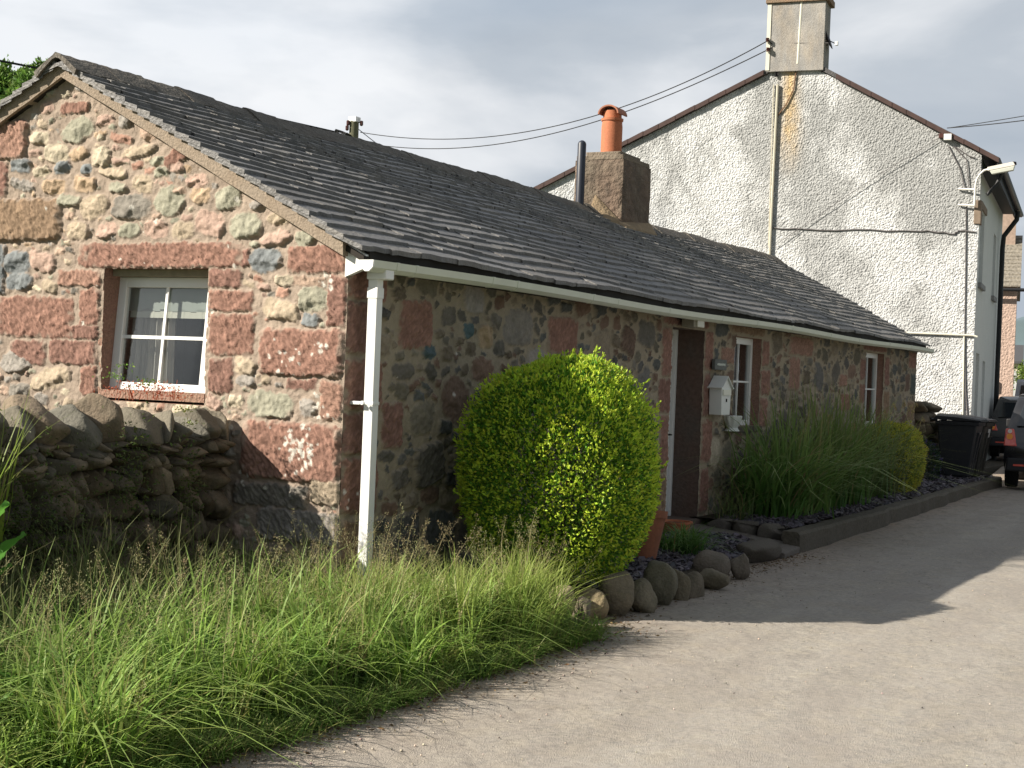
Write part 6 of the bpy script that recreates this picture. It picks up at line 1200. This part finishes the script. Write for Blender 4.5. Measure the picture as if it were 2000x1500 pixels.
b.build('stem', mat('green_stem', (.12, .16, .05), .6), dk_); rebase(dk_, at_depth(-20, 1330, 8.3))

# trees
def tree(label, base, trunk_h, blobs, nleaf, lsize, col, seed, group=None, tr=.25, cat='tree', dens=None):
    t = thing('broadleaf_tree', label, cat, group); rng = np.random.RandomState(seed); B = Bulk(); tot = sum(b[3] ** 2 for b in blobs)
    for (bx, by, bz, br) in blobs:
        n = int(nleaf * br * br / tot); ncl = max(12, int(n / 60)); dd = rng.normal(size=(ncl, 3)); dd /= np.linalg.norm(dd, axis=1)[:, None]; cc = np.array((bx, by, bz)) + dd * br * rng.uniform(.45, 1.0, (ncl, 1)) * np.array([1, 1, .8])
        k = rng.randint(0, ncl, n); P = cc[k] + rng.normal(0, br * .14, (n, 3)); B.add(*leaves(P, dd[k] + rng.normal(0, .8, (n, 3)), rng.uniform(*lsize, n), jit(col, n, .25, rng), .6, rng))
    B.build('crown', leaf_m, t, False); b = MB(); x, y, z = base
    b.tube([(x, y, z), (x + .1, y, z + trunk_h * .5), (x, y + .1, z + trunk_h)], [tr * 1.4, tr, tr * .7], 10)
    for (bx, by, bz, br) in blobs: b.tube([(x, y + .1, z + trunk_h * .8), ((x + bx) / 2, (y + by) / 2, (z + trunk_h + bz) / 2 + .3), (bx, by, bz + br * .3)], [tr * .5, tr * .3, tr * .1], 7)
    b.build('trunk', mat('bark'), t, auto=True); return rebase(t, base)
d0 = 42; bl = []
for (px, py, rp) in ((-30, 205, 80), (18, 172, 50), (60, 205, 62), (98, 160, 42), (66, 185, 34), (-10, 300, 90), (120, 250, 60), (10, 165, 22), (100, 150, 20)):
    c = at_depth(px, py, d0 + rng.uniform(-1, 1)); bl.append((c[0], c[1], c[2], rp * d0 / F_PX))
bp_ = at_depth(40, 400, d0); tree('tall green tree showing behind the left slope of the cottage roof', (bp_[0], bp_[1], -.3), 6.5, bl, 34000, (.10, .2), (.13, .23, .045), 5, cat='tree')
bl = [(-8.1, 16, 14.3, 1.8), (-6.9, 16.3, 14.35, 1.8), (-5.6, 15.8, 14.3, 1.8), (-4.3, 16.2, 14.35, 1.8), (-3.2, 15.8, 14.0, 1.7), (-7.4, 15.6, 12.9, 1.9), (-5.4, 16, 12.8, 2.2), (-3.8, 15.6, 12.6, 1.9)]
tree('big tree standing off behind the cottage and shading its roof', (-5.4, 16, -.3), 11, bl, 24000, (.25, .45), (.07, .12, .03), 6, tr=.45)
far_t = at_depth(1999, 720, 75); tree('pale green bush beside the bungalow at the right edge', (far_t[0] + .2, far_t[1] - .6, .2), 1.5, [(far_t[0] + .3, far_t[1] - .7, 2.6, 1.2), (far_t[0] + .5, far_t[1] - 1.2, 3.5, .9)], 5000, (.1, .2), (.12, .18, .03), 7, cat='bush', tr=.1)
# loose grit on the lane
rg3 = np.random.RandomState(44); n = 1500; x = np.concatenate([rg3.uniform(-6, 10, n // 2), rg3.uniform(-5, 8, n // 2)]); y = np.concatenate([rg3.uniform(-6.3, -2, n // 2), edge_y(x[n // 2:]) - np.abs(rg3.normal(0, .35, n - n // 2))])
s_ = rg3.uniform(.002, .007, n); base = np.array([(-1, -1, -.4), (1, -.8, -.5), (.8, 1, -.4), (-.9, .8, -.5), (-.7, -.7, .5), (.7, -.5, .6), (.6, .7, .5), (-.6, .6, .6)]); V = base[None] * s_[:, None, None] * rg3.uniform(.6, 1.2, (n, 1, 3)); V[..., 0] += x[:, None]; V[..., 1] += y[:, None]; V[..., 2] += road_z(x)[:, None] + .006
f = np.array([(3, 2, 1, 0), (4, 5, 6, 7), (0, 1, 5, 4), (1, 2, 6, 5), (2, 3, 7, 6), (3, 0, 4, 7)])
tag(mesh_np('gravel', V.reshape(-1, 3), (np.arange(n)[:, None, None] * 8 + f[None]).reshape(-1, 4), mat('grit', attr=True, rough=.9), None, np.repeat(jit((.34, .29, .24), n, .35, rg3), 8, axis=0)), 'scattered grit and small stones on the lane', 'gravel', kind='stuff')
# broad-leaved weeds among the verge grass
B = Bulk(); rg4 = np.random.RandomState(61)
for _ in range(26):
    x, y = rg4.uniform(-5.2, -.1), rg4.uniform(-1.65, -.3); z = float(verge_z(np.array(x), np.array(y))); c = np.array([(.13, .26, .05), (.10, .22, .04), (.18, .28, .07)][rg4.randint(3)])
    for q in range(rg4.randint(4, 9)):
        a = rg4.uniform(0, 6.3); L_ = rg4.uniform(.10, .24); up = rg4.uniform(.1, .9); z0 = z + rg4.uniform(.05, .22)
        broad_leaf(B, (x + .02 * math.cos(a), y + .02 * math.sin(a), z0), (x + L_ * math.cos(a), y + L_ * math.sin(a), z0 + L_ * up), L_ * rg4.uniform(.25, .5), c * rg4.uniform(.8, 1.2), seed=q)
tag(B.build('broadleaf_weeds', leaf_m, None), 'broad-leaved weeds scattered through the verge grass', 'weeds', kind='stuff')
